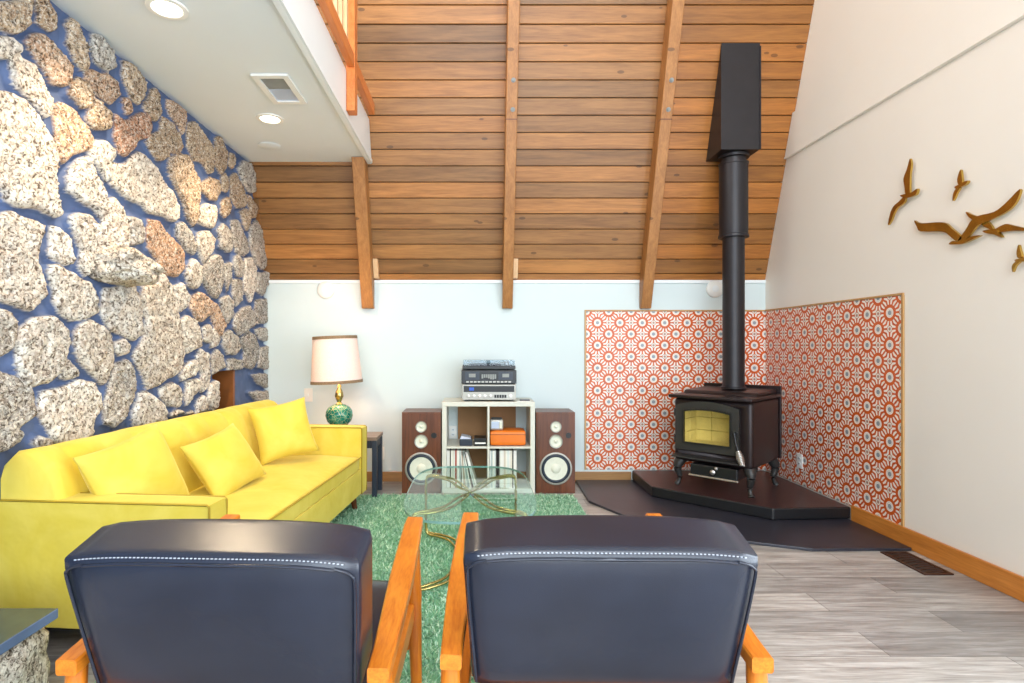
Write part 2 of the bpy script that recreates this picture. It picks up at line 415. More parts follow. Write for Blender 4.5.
# right wall: the gable, with the sliding-door opening beside the camera (out of view)
WY0, WY1, WZ = -1.4, 1.75, 2.25
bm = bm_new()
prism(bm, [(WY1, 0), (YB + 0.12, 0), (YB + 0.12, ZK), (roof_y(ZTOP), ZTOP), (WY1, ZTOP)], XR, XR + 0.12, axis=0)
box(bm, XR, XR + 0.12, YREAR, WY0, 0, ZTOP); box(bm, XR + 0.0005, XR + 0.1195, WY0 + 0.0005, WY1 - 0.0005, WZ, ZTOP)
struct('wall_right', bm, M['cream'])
bm = bm_new()   # sliding door frame
for y in (WY0 + 0.03, (WY0 + WY1) / 2, WY1 - 0.03): box(bm, XR + 0.02, XR + 0.08, y - 0.029, y + 0.035 * (y < 1) + 0.029 * (y > 1), 0.002, WZ - 0.002)
box(bm, XR + 0.026, XR + 0.074, WY0 + 0.002, WY1 - 0.002, 0.003, 0.07); box(bm, XR + 0.026, XR + 0.074, WY0 + 0.002, WY1 - 0.002, WZ - 0.07, WZ - 0.003)
struct('door_1', bm, M['trimwhite'])
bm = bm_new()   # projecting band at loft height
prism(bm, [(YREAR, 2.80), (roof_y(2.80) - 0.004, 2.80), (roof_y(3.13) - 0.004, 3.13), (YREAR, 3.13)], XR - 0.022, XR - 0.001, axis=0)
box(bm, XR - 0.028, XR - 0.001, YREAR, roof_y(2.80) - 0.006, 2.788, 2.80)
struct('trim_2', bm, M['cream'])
# rear wall with glazing behind the camera
bm = bm_new()
gx = (-1.75, 2.35)
box(bm, -3.4, gx[0], YREAR - 0.12, YREAR, 0, ZTOP); box(bm, gx[1], XR, YREAR - 0.12, YREAR, 0, ZTOP)
box(bm, gx[0], gx[1], YREAR - 0.12, YREAR, 0, 0.25); box(bm, gx[0], gx[1], YREAR - 0.12, YREAR, 2.55, 2.95); box(bm, gx[0], gx[1], YREAR - 0.12, YREAR, 5.5, ZTOP)
struct('wall_rear', bm, M['slat'])
for wi, (z0, z1) in enumerate(((0.25, 2.55), (2.95, 5.5))):
    bm = bm_new()
    for k in range(5):
        x = gx[0] + (gx[1] - gx[0]) * k / 4; box(bm, x - 0.04, x + 0.04, YREAR - 0.09, YREAR - 0.03, z0, z1)
    zm = z0 + (z1 - z0) * 0.62; box(bm, gx[0], gx[1], YREAR - 0.085, YREAR - 0.035, zm - 0.03, zm + 0.03)
    struct('window_%d' % (wi + 1), bm, M['dkwood'])
# upper left side of the loft and the high ceiling
bm = bm_new()
prism(bm, [(3.05, 3.06), (roof_y(3.06), 3.06), (roof_y(ZTOP), ZTOP), (3.05, ZTOP)], -3.4, -3.28, axis=0)
box(bm, -3.4, -3.28, YREAR, 0.15, 3.06, ZTOP); box(bm, -3.4, -3.28, 0.15, 3.05, 3.06, 3.4); box(bm, -3.4, -3.28, 0.15, 3.05, 5.4, ZTOP)  # opening left for the added loft light
struct('wall_loft', bm, M['slat'])
bm = bm_new()
for y in (0.18, 1.6, 3.02): box(bm, -3.36, -3.31, y - 0.03, y + 0.03, 3.4, 5.4)
box(bm, -3.355, -3.315, 0.152, 3.048, 3.402, 3.46); box(bm, -3.355, -3.315, 0.152, 3.048, 5.34, 5.398)
struct('window_3', bm, M['trimwhite'])  # unseen made-up window, framing the added loft light
bm = bm_new(); box(bm, -3.4, XR + 0.12, YREAR - 0.12, roof_y(ZTOP) + 0.1, ZTOP, ZTOP + 0.08); struct('ceiling_upper', bm, M['ceilpaint'])

# plank roof: one board at a time, broken over the rafters, in one mesh
bm = bm_new(); lay = bm.loops.layers.float_color.new('tint')
PW = 0.132; nrow = int((ZTOP - ZK) / ROOF_DIR.z / PW) + 1
rng = random.Random(3)
breaks = [-3.4, -1.86, -0.95, 0.30, 1.537, XR]
palette = [(1.0, 0.97, 0.92), (0.80, 0.79, 0.78), (1.10, 1.02, 0.90), (0.90, 0.88, 0.86), (1.22, 1.10, 0.92), (0.70, 0.71, 0.74)]
for rrow in range(nrow):
    t0 = rrow * PW - 0.075; t1 = t0 + PW
    for b in range(len(breaks) - 1):
        x0, x1 = breaks[b], breaks[b + 1]
        c = rng.choice(palette); g = rng.uniform(0.88, 1.1)
        if b == 4: c = (c[0] * 1.12, c[1] * 0.96, c[2] * 0.66)
        P = []
        for nrm in (0.0, -0.03):
            for (x, t) in ((x0, t0 + 0.003), (x1, t0 + 0.003), (x1, t1 - 0.003), (x0, t1 - 0.003)):
                q = Vector((x, YB, ZK)) + ROOF_DIR * t + ROOF_N * nrm; P.append(q)
        nf = len(bm.faces)
        vs = [bm.verts.new(p) for p in P]
        fs = [bm.faces.new([vs[i] for i in q]) for q in ((0, 1, 2, 3), (7, 6, 5, 4), (0, 4, 5, 1), (1, 5, 6, 2), (2, 6, 7, 3), (3, 7, 4, 0))]
        front = fs[0]
        es = [e for e in front.edges]
        rr = bmesh.ops.bevel(bm, geom=es, offset=0.004, segments=1, affect='EDGES')
        allf = set(f for v in (set(vs) | set(rr['verts'])) if v.is_valid for f in v.link_faces)
        for f in allf:
            for l in f.loops: l[lay] = (c[0] * g, c[1] * g, c[2] * g, 1)
# dark backing behind the board gaps
q = [Vector((x, YB, ZK)) + ROOF_DIR * t + ROOF_N * (-0.035) for x, t in ((-3.4, -0.08), (XR, -0.08), (XR, nrow * PW), (-3.4, nrow * PW))]
f = bm.faces.new([bm.verts.new(p) for p in q])
for l in f.loops: l[lay] = (0.12, 0.1, 0.09, 1)
struct('ceiling', bm, M['pine'])

# rafters
def rafter(xc, wdt, ztop, label, joint=None):
    d = 0.149                                         # depth measured along Y
    t = thing('rafter', label, 'beam', (xc, 0, 0))
    yf = lambda z: roof_y(z) - d
    e = 0.002
    poly = [(YB - e, 1.556), (yf(1.556) + 0.0, 1.556), (yf(ztop), ztop), (roof_y(ztop) - e, ztop), (roof_y(ZK) - e, ZK)]
    bm = bm_new(); prism(bm, poly, -wdt / 2, wdt / 2, axis=0, bev=0.004, seg=1)
    obj('beam', bm, M['rafter'], t)
    if joint:
        zj, zs = joint
        bm = bm_new(); P = yf(zj)
        hexa(bm, [(-wdt / 2 - .001, yf(zj) - .0015, zj), (wdt / 2 + .001, yf(zj) - .0015, zj), (wdt / 2 + .001, yf(zj) + .05, zj), (-wdt / 2 - .001, yf(zj) + .05, zj),
                  (-wdt / 2 - .001, yf(zj + .006) - .0015, zj + .006), (wdt / 2 + .001, yf(zj + .006) - .0015, zj + .006), (wdt / 2 + .001, yf(zj) + .05, zj + .006), (-wdt / 2 - .001, yf(zj) + .05, zj + .006)])
        obj('joint_line', bm, M['dkwood'], t)
        for z in zs:
            bm = bm_new(); n = Vector((0, -SL, -1)).normalized(); p = Vector((0.008, yf(z), z))
            cyl(bm, p, p + n * 0.006, 0.018, seg=14); cyl(bm, p + n * 0.006, p + n * 0.018, 0.010, seg=6)
            obj('bolt', bm, M['greylens'], t)
    return t
rafter(-0.95, 0.105, 2.765, 'short stained rafter at the left running up under the loft edge')
rafter(0.30, 0.090, ZTOP - 0.01, 'tall stained rafter at the middle of the plank wall', (3.03, (3.10, 3.30)))
rafter(1.537, 0.092, ZTOP - 0.01, 'tall stained rafter at the right beside the black flue box', (3.03, (3.10, 3.30)))
def shim(x, label):
    bm = bm_new(); prism(bm, [(roof_y(1.825) - 0.06, 1.825), (roof_y(1.825) - 0.002, 1.825), (roof_y(1.99) - 0.002, 1.99), (roof_y(1.99) - 0.06, 1.99)], x - 0.02, x + 0.02, axis=0)
    tag(obj('wood_block', bm, M['slat']), label, 'wood block')
shim(-0.873, 'small pale wood block at the right foot of the short left rafter')
shim(0.369, 'small pale wood block at the right foot of the middle rafter')

# loft slab with its white fascia
bm = bm_new()
ys = YREAR
prism(bm, [(ys, 2.77), (roof_y(2.77) - 0.003, 2.77), (roof_y(3.05) - 0.003, 3.05), (ys, 3.05)], -3.28, -0.90, axis=0)
struct('ceiling_loft', bm, M['ceilpaint'])
bm = bm_new()
prism(bm, [(ys, 2.752), (roof_y(2.752) - 0.003, 2.752), (roof_y(3.085) - 0.003, 3.085), (ys, 3.085)], -0.898, -0.862, axis=0, bev=0.004)
box(bm, -0.86, -0.852, ys, roof_y(2.78) - 0.02, 2.752, 2.78)
struct('trim_3', bm, M['trimwhite'])

# loft railing
t = thing('loft_railing', 'orange cedar railing with square post along the loft edge', 'railing', (-0.83, 3.845, 3.09))
bm = bm_new(); box(bm, -0.030, 0.028, -0.045, 0.045, -0.285, 0.95, 0.004); obj('post', bm, M['rail'], t)
yl = roof_y(3.18) - 3.845 - 0.03
bm = bm_new(); box(bm, -0.022, 0.024, -5.6, -0.047, 0.005, 0.095, 0.004); obj('bottom_rail', bm, M['rail'], t)
bm = bm_new(); box(bm, -0.022, 0.024, 0.047, yl, 0.005, 0.095, 0.004); obj('bottom_rail', bm, M['rail'], t)
bm = bm_new(); box(bm, -0.04, 0.04, -5.6, roof_y(4.1) - 3.845 - 0.05, 0.951, 0.99, 0.004); obj('top_rail', bm, M['rail'], t)
for k in range(12):
    y = -0.22 - 0.13 * k
    bm = bm_new(); box(bm, -0.018, 0.018, y - 0.018, y + 0.018, 0.096, 0.95); obj('baluster', bm, M['slat'], t)

# baseboards
bm = bm_new(); box(bm, XL + 0.03, XR - 1.215, YB - 0.018, YB - 0.001, 0.0, 0.088, 0.004); struct('baseboard_back', bm, M['oakx'])
bm = bm_new(); box(bm, XR - 0.020, XR - 0.001, WY1, YB - 1.185, 0.0, 0.118, 0.005); struct('baseboard_right', bm, M['oak'])

# ------------------------------------------------------------------ stone wall
CR = {'A': (0, 0), 'B': (0, 90), 'C': (0, 180), 'D': (0, 270), 'E': (0, 350), 'F': (130, 60), 'G': (130, 150), 'H': (130, 240), 'I': (130, 330)}
SV = {  # outline of each stone on the wall; t tan, o orange, g grey, w white
'A': ['t 0,0 215,0 205,100 215,175 120,225 50,210 -60,170 -70,0', 't 255,-40 330,-40 385,110 380,200 345,220 265,170 250,90', 'w -60,240 90,250 140,290 150,350 70,385 -60,375',
 'o 185,280 235,240 300,250 400,340 490,440 490,570 440,605 370,580 310,480 250,380', 'w 85,390 160,370 270,460 310,560 380,680 370,790 330,820 290,770 200,670 130,580 115,490',
 't 465,140 500,110 550,190 590,280 600,400 605,470 565,480 510,400 470,300', 'g 640,225 690,250 770,360 785,460 740,485 650,410 620,310', 't 850,415 900,430 1000,545 985,650 950,725 900,670 845,540',
 'o 590,480 640,460 740,500 820,560 825,650 770,700 680,640 600,550', 't 500,560 545,520 600,570 640,640 620,710 570,740 480,650'],
'B': ['w 0,0 80,10 170,60 260,180 340,300 395,430 385,560 400,683 430,840 400,860 230,805 150,810 60,770 20,690 -80,600 -100,50', 'o 390,110 450,100 530,150 610,230 655,320 650,390 600,415 520,430 430,490 395,380',
 't 610,130 640,40 680,50 760,150 750,260 715,270 640,250 605,190', 'o 790,150 850,200 910,200 980,160 1020,180 1050,260 1030,330 960,360 920,430 870,465 830,440 800,320', 'o 840,60 870,60 905,120 890,170 860,150',
 'w 670,330 740,350 790,400 800,470 770,520 770,600 740,640 700,560 650,480 630,430', 'w 490,530 560,460 620,450 650,560 720,680 740,760 720,850 690,880 650,820 560,760 470,690 460,620'],
'C': ['w 40,250 100,230 200,260 320,310 315,400 280,480 270,580 300,640 320,760 310,820 220,895 150,860 20,820 -60,780 -80,500 -40,300', 'w 370,320 430,315 500,370 520,480 525,570 470,590 380,540 360,500 385,460',
 'w 490,240 560,220 620,240 680,310 700,470 660,580 600,650 555,590 560,470 520,350', 'w 750,150 800,130 850,200 870,280 890,400 880,470 720,500 700,300 710,230', 'g 870,240 960,260 985,330 975,430 900,440'],
'D': ['w 345,20 360,-30 420,-25 500,20 640,80 680,180 695,280 630,330 490,350 420,300 375,220 370,120', 'g 0,250 60,280 110,350 110,430 80,540 0,590 -80,560 -80,260',
 'w 230,325 380,335 450,400 475,490 450,600 430,680 350,760 260,800 180,780 120,650 110,480 140,390', 'w 550,370 640,340 720,370 750,430 770,540 770,650 730,760 700,790 640,720 570,640 520,560 510,430',
 'w 730,120 830,110 930,120 965,200 980,330 980,450 930,490 850,455 770,410 730,320 710,250', 'w 790,500 850,475 890,520 870,580 820,595 790,550'],
'E': ['g 440,130 480,60 545,140 540,185 480,195 430,180', 'g 0,130 60,170 130,190 230,240 265,340 270,430 240,470 150,530 190,560 150,640 60,700 -90,720 -90,140',
 'w 300,290 340,270 440,240 560,200 640,220 690,310 705,400 660,480 650,580 560,640 440,640 390,610 360,540 290,450 280,400', 'g 790,100 880,70 930,130 940,220 930,330 900,370 880,450 800,535 735,515 720,400 740,290 760,190', 'g 240,640 290,590 350,590 370,630 250,700'],
'F': ['t 150,190 180,180 210,230 210,290 230,350 200,410 150,420 105,320', 'o 260,260 300,280 390,360 390,440 370,515 340,450 280,370 255,310', 't 235,375 300,420 350,500 372,590 345,630 290,625 250,680 210,695 170,640 130,570 150,520 220,480',
 't 410,430 460,420 510,490 560,560 580,640 580,760 545,780 500,700 440,690 395,590 400,500', 't 590,530 620,530 660,620 655,750 630,780 590,700 575,600', 't 680,640 710,640 725,680 705,750 680,720'],
'G': ['w -100,100 -30,110 0,90 80,20 110,30 190,110 240,210 310,290 350,390 345,470 310,495 210,450 140,420 90,370 0,330 -110,250', 't 280,40 340,20 390,30 430,130 470,200 480,330 465,450 440,520 400,470 370,370 340,290 290,190 270,100',
 't 490,240 560,180 620,200 630,270 600,345 560,330 500,280', 't 640,180 665,160 685,230 670,290 645,270', 'g 740,120 780,70 830,90 855,180 860,280 820,290 770,220', 't 690,190 730,160 780,260 810,340 790,390 740,400 700,330',
 't 640,340 680,320 705,390 690,440 655,475 630,430', 'w 490,390 540,360 590,370 600,430 575,530 540,530 475,490', 't 810,300 850,340 885,400 865,465 830,460', 't 755,420 800,400 820,470 805,550 780,500',
 'g 830,510 870,480 910,560 930,680 940,780 910,810 860,780 820,640', 'g 700,490 750,480 790,560 815,640 820,700 790,730 730,690 710,580', 'g 600,540 640,510 690,570 700,660 680,700 620,670', 'w 470,560 540,550 590,610 560,700 500,770 480,720 460,640', 'g 330,510 380,500 430,550 460,650 440,710 380,680 330,600'],
'H': ['o 140,-150 200,-130 250,-60 320,10 380,90 380,200 340,250 270,240 215,190 200,120 150,60 130,-20', 'w 400,180 430,120 480,160 490,290 450,340 400,320 380,240', 'g 500,170 560,110 620,110 650,200 640,320 600,400 540,350 490,250', 'g 660,160 700,150 705,270 680,355 660,280',
 'g 715,110 745,90 775,150 765,245 735,245 715,190', 'w 790,130 830,120 860,200 860,330 825,420 785,340 775,220', 'g 870,225 940,210 945,300 910,390 865,350', 'g 715,270 760,260 780,340 775,410 735,460 715,380', 'w 310,310 370,300 420,380 410,460 370,490 335,470',
 'o 425,390 480,360 530,380 600,440 630,520 655,580 620,650 580,600 560,500 500,565 460,540 430,480', 'g 620,400 680,380 715,430 715,520 670,570 640,500', 'w 345,540 400,520 460,560 485,680 480,730 390,780 365,720', 'w 500,600 540,580 555,640 545,695 500,690', 'w 570,600 605,650 600,720 560,730 550,660',
 'g 720,540 760,480 820,440 860,500 855,580 800,620 750,660 710,600', 'g 865,420 940,400 945,570 880,575 860,500', 'w 100,320 200,290 220,210 290,310 320,430 345,560 355,680 370,780 350,880 300,940 200,990 130,1020 90,900 40,830 30,780 90,680 110,560 80,400'],
'I': ['w 70,420 110,410 180,450 230,500 250,560 250,620 150,660 40,660 30,560 60,480', 'g 630,30 680,0 730,50 750,120 720,170 670,175 640,110', 'g 760,60 820,0 860,30 885,120 880,220 840,275 780,250 790,150', 'g 860,-10 940,-10 945,80 890,70', 'g 890,130 945,110 945,260 880,260',
 'g 560,170 600,130 640,170 660,260 620,285 575,305', 'g 675,210 720,190 770,200 770,260 680,280', 'w 490,130 550,150 545,250 555,340 545,400 500,420 480,380 500,300 460,180', 'w 340,310 400,220 450,200 465,260 430,310 360,350', 'w 220,400 300,370 340,380 370,440 350,530 270,520 230,460',
 'w 390,350 470,320 480,390 430,460 390,525 385,440', 'w 550,370 600,350 630,420 640,530 560,550 535,480', 'w 470,470 510,440 535,540 455,570', 'g 840,310 940,290 945,390 880,370', 'g 820,430 940,410 945,520 870,500', 'w 280,580 340,545 380,570 300,600', 'w 380,580 440,540 450,570'],
}
def wall_pt(px, py):
    s = (VX - px) / -XL; return F_PX / s, CAMZ - (py - VY) / s
Y0S, Y1S, Z1S, H = 0.6, YB - 0.001, 2.768, 0.0105
ny = int((Y1S - Y0S) / H); nz = int(Z1S / H)
gy = np.linspace(Y0S, Y1S, ny); gz = np.linspace(0, Z1S, nz)
GY, GZ = np.meshgrid(gy, gz, indexing='ij')
best = np.full(GY.shape, -1.0); tint = np.ones(GY.shape + (3,)); bulge = np.full(GY.shape, 0.05)
rs = random.Random(11)
tones = {'t': ['#c4a98a', '#b99c7c', '#cdb496'], 'o': ['#c99e7c', '#c29070', '#cfac8e'], 'g': ['#b6b2ab', '#c0bcb4', '#a8a5a0'], 'w': ['#e4dfd5', '#dfd7cb', '#e8e4dc']}
warp_y = np.zeros(GY.shape); warp_z = np.zeros(GY.shape)
for fr, am in ((9.0, 0.012), (23.0, 0.006), (47.0, 0.003)):
    warp_y += am * np.sin(GZ * fr + 1.3 * np.sin(GY * fr * 0.8)); warp_z += am * np.sin(GY * fr * 1.1 + 1.7 * np.sin(GZ * fr * 0.7 + 2))
PYw, PZw = GY + warp_y * 0.6, GZ + warp_z * 0.6
def add_poly(pts, tone):
    ya = [p[0] for p in pts]; za = [p[1] for p in pts]
    i0 = max(0, int((min(ya) - 0.15 - Y0S) / H)); i1 = min(ny, int((max(ya) + 0.15 - Y0S) / H) + 1)
    j0 = max(0, int((min(za) - 0.15) / H)); j1 = min(nz, int((max(za) + 0.15) / H) + 1)
    if i1 <= i0 or j1 <= j0: return
    A = PYw[i0:i1, j0:j1]; B = PZw[i0:i1, j0:j1]
    d = np.full(A.shape, 9.0); ins = np.zeros(A.shape, bool); n = len(pts)
    for k in range(n):
        (a, b), (c, e) = pts[k], pts[(k + 1) % n]
        vx, vz = c - a, e - b; L = vx * vx + vz * vz + 1e-12
        tt = np.clip(((A - a) * vx + (B - b) * vz) / L, 0, 1)
        d = np.minimum(d, np.hypot(A - a - tt * vx, B - b - tt * vz))
        cond = ((b > B) != (e > B)) & (A < (c - a) * (B - b) / (e - b + 1e-12) + a); ins ^= cond
    sd = np.where(ins, d, -d); cur = best[i0:i1, j0:j1]; m = sd > cur
    cur[m] = sd[m]; g = rs.uniform(0.9, 1.08); col = lin(rs.choice(tones[tone]))
    tint[i0:i1, j0:j1][m] = np.array(col) * g; bulge[i0:i1, j0:j1][m] = rs.uniform(0.038, 0.058)
for key, lst in SV.items():
    ox, oy = CR[key]
    for sdef in lst:
        tk = sdef.split(); pts = []
        for q in tk[1:]:
            x, y = q.split(','); pts.append(wall_pt(ox + float(x) / 6.827, oy + float(y) / 6.827))
        add_poly(pts, tk[0])
# rough stones where the sofa or the frame hides the wall
fill = [(rs.uniform(0.6, 2.15), rs.uniform(0.0, 2.75)) for _ in range(60)] + [(rs.uniform(2.1, 5.05), rs.uniform(0.0, 0.62)) for _ in range(40)]
acc = []
for p in fill:
    r0 = rs.uniform(0.10, 0.19)
    if all(math.hypot(p[0] - q[0], p[1] - q[1]) > r0 + q[2] + 0.02 for q in acc):
        i = min(ny - 1, int((p[0] - Y0S) / H)); j = min(nz - 1, int(p[1] / H))
        if best[i, j] < -r0 * 0.9:
            acc.append((p[0], p[1], r0)); k = rs.randint(6, 8); a0 = rs.random() * 6
            add_poly([(p[0] + r0 * rs.uniform(0.8, 1.1) * math.cos(a0 + 2 * PI * i / k), p[1] + r0 * rs.uniform(0.8, 1.1) * math.sin(a0 + 2 * PI * i / k)) for i in range(k)], rs.choice('wwgg'))
best = best + 0.003
x = np.clip((best + 0.004) / 0.020, 0, 1); prof = np.sqrt(np.maximum(0, 1 - (1 - x) ** 2))
rough = np.zeros(GY.shape)
rg = np.random.RandomState(5)
for ph in range(7):
    fy, fz = rg.uniform(18, 90, 2); a = rg.uniform(0, 6.28, 2); rough += np.sin(GY * fy + a[0] + 2 * np.sin(GZ * fz * 0.5)) * np.sin(GZ * fz + a[1] + 2 * np.sin(GY * fy * 0.4)) / 7
jit = rg.normal(0, 1, GY.shape)
bulge = np.where((GZ < 0.72) & (GY > 2.05) & (GY < 4.5), 0.01, bulge)
hgt = prof * bulge + x * (0.011 * rough + 0.0036 * jit) + (1 - x) * (0.006 * rough)
# fire-wood niche near the far end
NY0, NY1, NZ1 = 4.10, 4.43, 1.03
niche = (GY > NY0) & (GY < NY1) & (GZ < NZ1)
XM = XL - 0.040
mask = np.clip(best / 0.02 + 0.5, 0, 1)
bm = None
me = bpy.data.meshes.new('wall_left')
verts = np.stack([XM + hgt, GY, GZ], -1).reshape(-1, 3)
idx = np.arange(ny * nz).reshape(ny, nz)
quads = np.stack([idx[:-1, :-1], idx[1:, :-1], idx[1:, 1:], idx[:-1, 1:]], -1)
keep = ~(niche[:-1, :-1] | niche[1:, 1:]); quads = quads[keep].reshape(-1, 4)
me.from_pydata(verts.tolist(), [], quads.tolist()); me.materials.append(M['stonewall'])
at_ = me.attributes.new('tint', 'FLOAT_COLOR', 'POINT'); at_.data.foreach_set('color', np.concatenate([tint.reshape(-1, 3), np.ones((ny * nz, 1))], 1).astype(np.float32).ravel())
at_ = me.attributes.new('mask', 'FLOAT', 'POINT'); at_.data.foreach_set('value', mask.astype(np.float32).ravel())
me.polygons.foreach_set('use_smooth', [True] * len(me.polygons))
wl = bpy.data.objects.new('wall_left', me); COL.objects.link(wl); wl['kind'] = 'structure'
# wall core and niche lining
bm = bm_new(); box(bm, -2.5, XM - 0.006, YREAR, NY0 - 0.001, 0, 2.768); box(bm, -2.5, XM - 0.006, NY1 + 0.05, YB, 0, 2.768); box(bm, -2.5, XM - 0.006, NY0 - 0.001, NY1 + 0.05, NZ1 + 0.002, 2.768)
struct('wall_core', bm, M['slate_edge'], wl)
bm = bm_new(); box(bm, -2.45, XM + 0.012, NY1 - 0.004, NY1 + 0.03, 0, NZ1); box(bm, -2.49, -2.45, NY0, NY1, 0, NZ1)
struct('niche_lining', bm, M['copper'], wl)
# projecting ledge stone
def rock(bm, c, s, seed, subd=3, amp=0.25, box_pow=4.0):
    r = bmesh.ops.create_icosphere(bm, subdivisions=subd, radius=1.0)
    for v in r['verts']:
        d = v.co.normalized(); k = (abs(d.x) ** box_pow + abs(d.y) ** box_pow + abs(d.z) ** box_pow) ** (-1 / box_pow)
        k *= 1 + amp * noise.fractal(d * 1.7 + Vector((seed, seed * 2, 0)), 1.0, 2.0, 4)
        v.co = Vector((c[0] + d.x * k * s[0], c[1] + d.y * k * s[1], c[2] + d.z * k * s[2]))
bm = bm_new(); rock(bm, (XL + 0.02, 2.93, 1.63), (0.15, 0.155, 0.085), 3.3, 5, 0.22)
struct('ledge_stone', bm, M['stone'], wl, 180)

# raised hearth at the near left
t = thing('raised_hearth', 'raised stone hearth with dark slate slab at the bottom left corner', 'hearth', (XL, 0, 0))
bm = bm_new()
box(bm, 0.05, 0.40, 0.2, 1.80, 0.0, 0.316)
rr_ = random.Random(4)
for k in range(5):
    rock(bm, (0.39, 1.70 - 0.36 * k, 0.16), (0.075, 0.19, 0.155), 5 + k * 1.7, 4, 0.18, 6)
for k in range(1): rock(bm, (0.22, 1.78, 0.15), (0.2, 0.09, 0.15), 20 + k, 4, 0.18, 6)
obj('stone_base', bm, M['stone'], t, 180)
bm = bm_new(); box(bm, 0.05, 0.482, 0.2, 1.875, 0.318, 0.352, 0.004); sl = obj('slab', bm, [M['slate'], M['slate_edge']], t)
for p in sl.data.polygons:
    if p.normal.z < 0.7: p.material_index = 1

# ------------------------------------------------------------------ tile panels
def tile_panel(label, loc, rotz, mirror):
    t = thing('tile_panel', label, 'tile panel', loc, rotz); t.scale = (1.0 if mirror else 1.010, 1, 1.008)
    W, Hh = 8 * 0.2022, 7 * 0.2022; s = -1 if mirror else 1
    x0, x1 = (0.006, W) if not mirror else (-W, -0.002)
    bm = bm_new(); box(bm, x0, x1, -0.005, -0.001, 0, Hh); obj('tile_face', bm, M['tile'], t)
    bm = bm_new(); e0, e1 = (x0, x1 + 0.016) if not mirror else (x0 - 0.016, x1)
    box(bm, e0, e1, -0.012, -0.001, Hh + .001, Hh + 0.014, 0.002); obj('top_edging', bm, M['frame'], t)
    bm = bm_new()
    if mirror: box(bm, x0 - 0.016, x0 - .001, -0.012, -0.001, 0, Hh, 0.002)
    else: box(bm, x1 + .001, x1 + 0.018, -0.012, -0.001, 0, Hh, 0.002)
    obj('side_edging', bm, M['frame'], t)
tile_panel('orange sunburst tile panel on the back wall behind the stove', (XR, YB, 0.105), 0, True)
tile_panel('orange sunburst tile panel on the right-hand wall beside the stove', (XR, YB, 0.105), R(-90), False)

# ------------------------------------------------------------------ hearth pad and mat
def cpoly(pts): return [(XR - a - 0.003, YB - b - 0.003) for a, b in pts]
bm = bm_new(); prism(bm, cpoly([(0.022, 0.022), (1.715, 0.022), (1.735, 0.70), (1.56, 1.08), (1.08, 1.56), (0.62, 1.745), (0.022, 1.735)]), 0.001, 0.018, bev=0.003)
tag(obj('floor_mat', bm, M['mat']), 'thin black floor protector mat spread under the stove platform', 'mat')
bm = bm_new(); prism(bm, cpoly([(0.012, 0.012), (1.205, 0.012), (1.21, 0.60), (0.57, 1.21), (0.012, 1.175)]), 0.02, 0.103, bev=0.010, seg=3)
hp = obj('stove_platform', bm, [M['hearth'], M['black']]); tag(hp, 'raised dark brown corner platform carrying the wood stove', 'platform')
for p in hp.data.polygons:
    if p.normal.z < 0.9: p.material_index = 1

# ------------------------------------------------------------------ wood stove
st = thing('wood_stove', 'black cast iron wood stove with glass door in the tiled corner', 'stove', (2.035, 4.556, 0.104), R(-45)); st.scale = (1.08, 1.08, 1.05)
bm = bm_new(); box(bm, -0.28, 0.28, -0.275, 0.275, 0.19, 0.672, 0.03, 4); sb = obj('body', bm, M['stove'], st, 40)
bm = bm_new(); box(bm, -0.235, 0.185, -0.40, 0.0, 0.305, 0.612); cut = obj('cutter', bm, M['stove'])
md = sb.modifiers.new('firebox', 'BOOLEAN'); md.operation = 'DIFFERENCE'; md.solver = 'EXACT'; md.object = cut; cut.parent = st
bpy.context.view_layer.update()
nm = bpy.data.meshes.new_from_object(sb.evaluated_get(bpy.context.evaluated_depsgraph_get()))
sb.modifiers.clear(); old = sb.data; sb.data = nm; bpy.data.meshes.remove(old); nm.name = 'body'; bpy.data.objects.remove(cut)
bm = bm_new()
for r_ in range(3):
    for c_ in range(3):
        x0 = -0.233 + c_ * 0.139; box(bm, x0, x0 + 0.136, -0.035, -0.002, 0.307 + r_ * 0.101, 0.307 + r_ * 0.101 + 0.098, 0.003, 1)
for r_ in range(3):
    for c_ in range(2):
        y0 = -0.265 + c_ * 0.115
        for x0 in (-0.234, 0.160): box(bm, x0, x0 + 0.024, y0, y0 + 0.112, 0.307 + r_ * 0.101, 0.307 + r_ * 0.101 + 0.098, 0.003, 1)
for c_ in range(3): box(bm, -0.206 + c_ * 0.122, -0.206 + c_ * 0.122 + 0.119, -0.265, -0.037, 0.306, 0.328, 0.003, 1)
obj('firebrick_lining', bm, M['brick'], st)
bm = bm_new(); box(bm, -0.295, 0.295, -0.335, 0.285, 0.673, 0.697, 0.008, 2); hexa(bm, [(-0.265, -0.15, .6975), (0.265, -0.15, .6975), (0.265, 0.275, .6975), (-0.265, 0.275, .6975), (-0.265, -0.12, .722), (0.265, -0.12, .722), (0.265, 0.275, .732), (-0.265, 0.275, .732)], 0.008); obj('top_plate', bm, M['stove'], st, 40)
bm = bm_new(); box(bm, -0.29, 0.29, 0.287, 0.305, 0.2, 0.755, 0.004); obj('rear_heat_shield', bm, M['stove'], st)
def arch(x0, x1, z0, z1, rise, n=14):
    pts = [(x0, z0), (x1, z0), (x1, z1)]
    for i in range(1, n):
        tt = i / n; pts.append((x1 + (x0 - x1) * tt, z1 + rise * 4 * tt * (1 - tt)))
    return pts + [(x0, z1)]
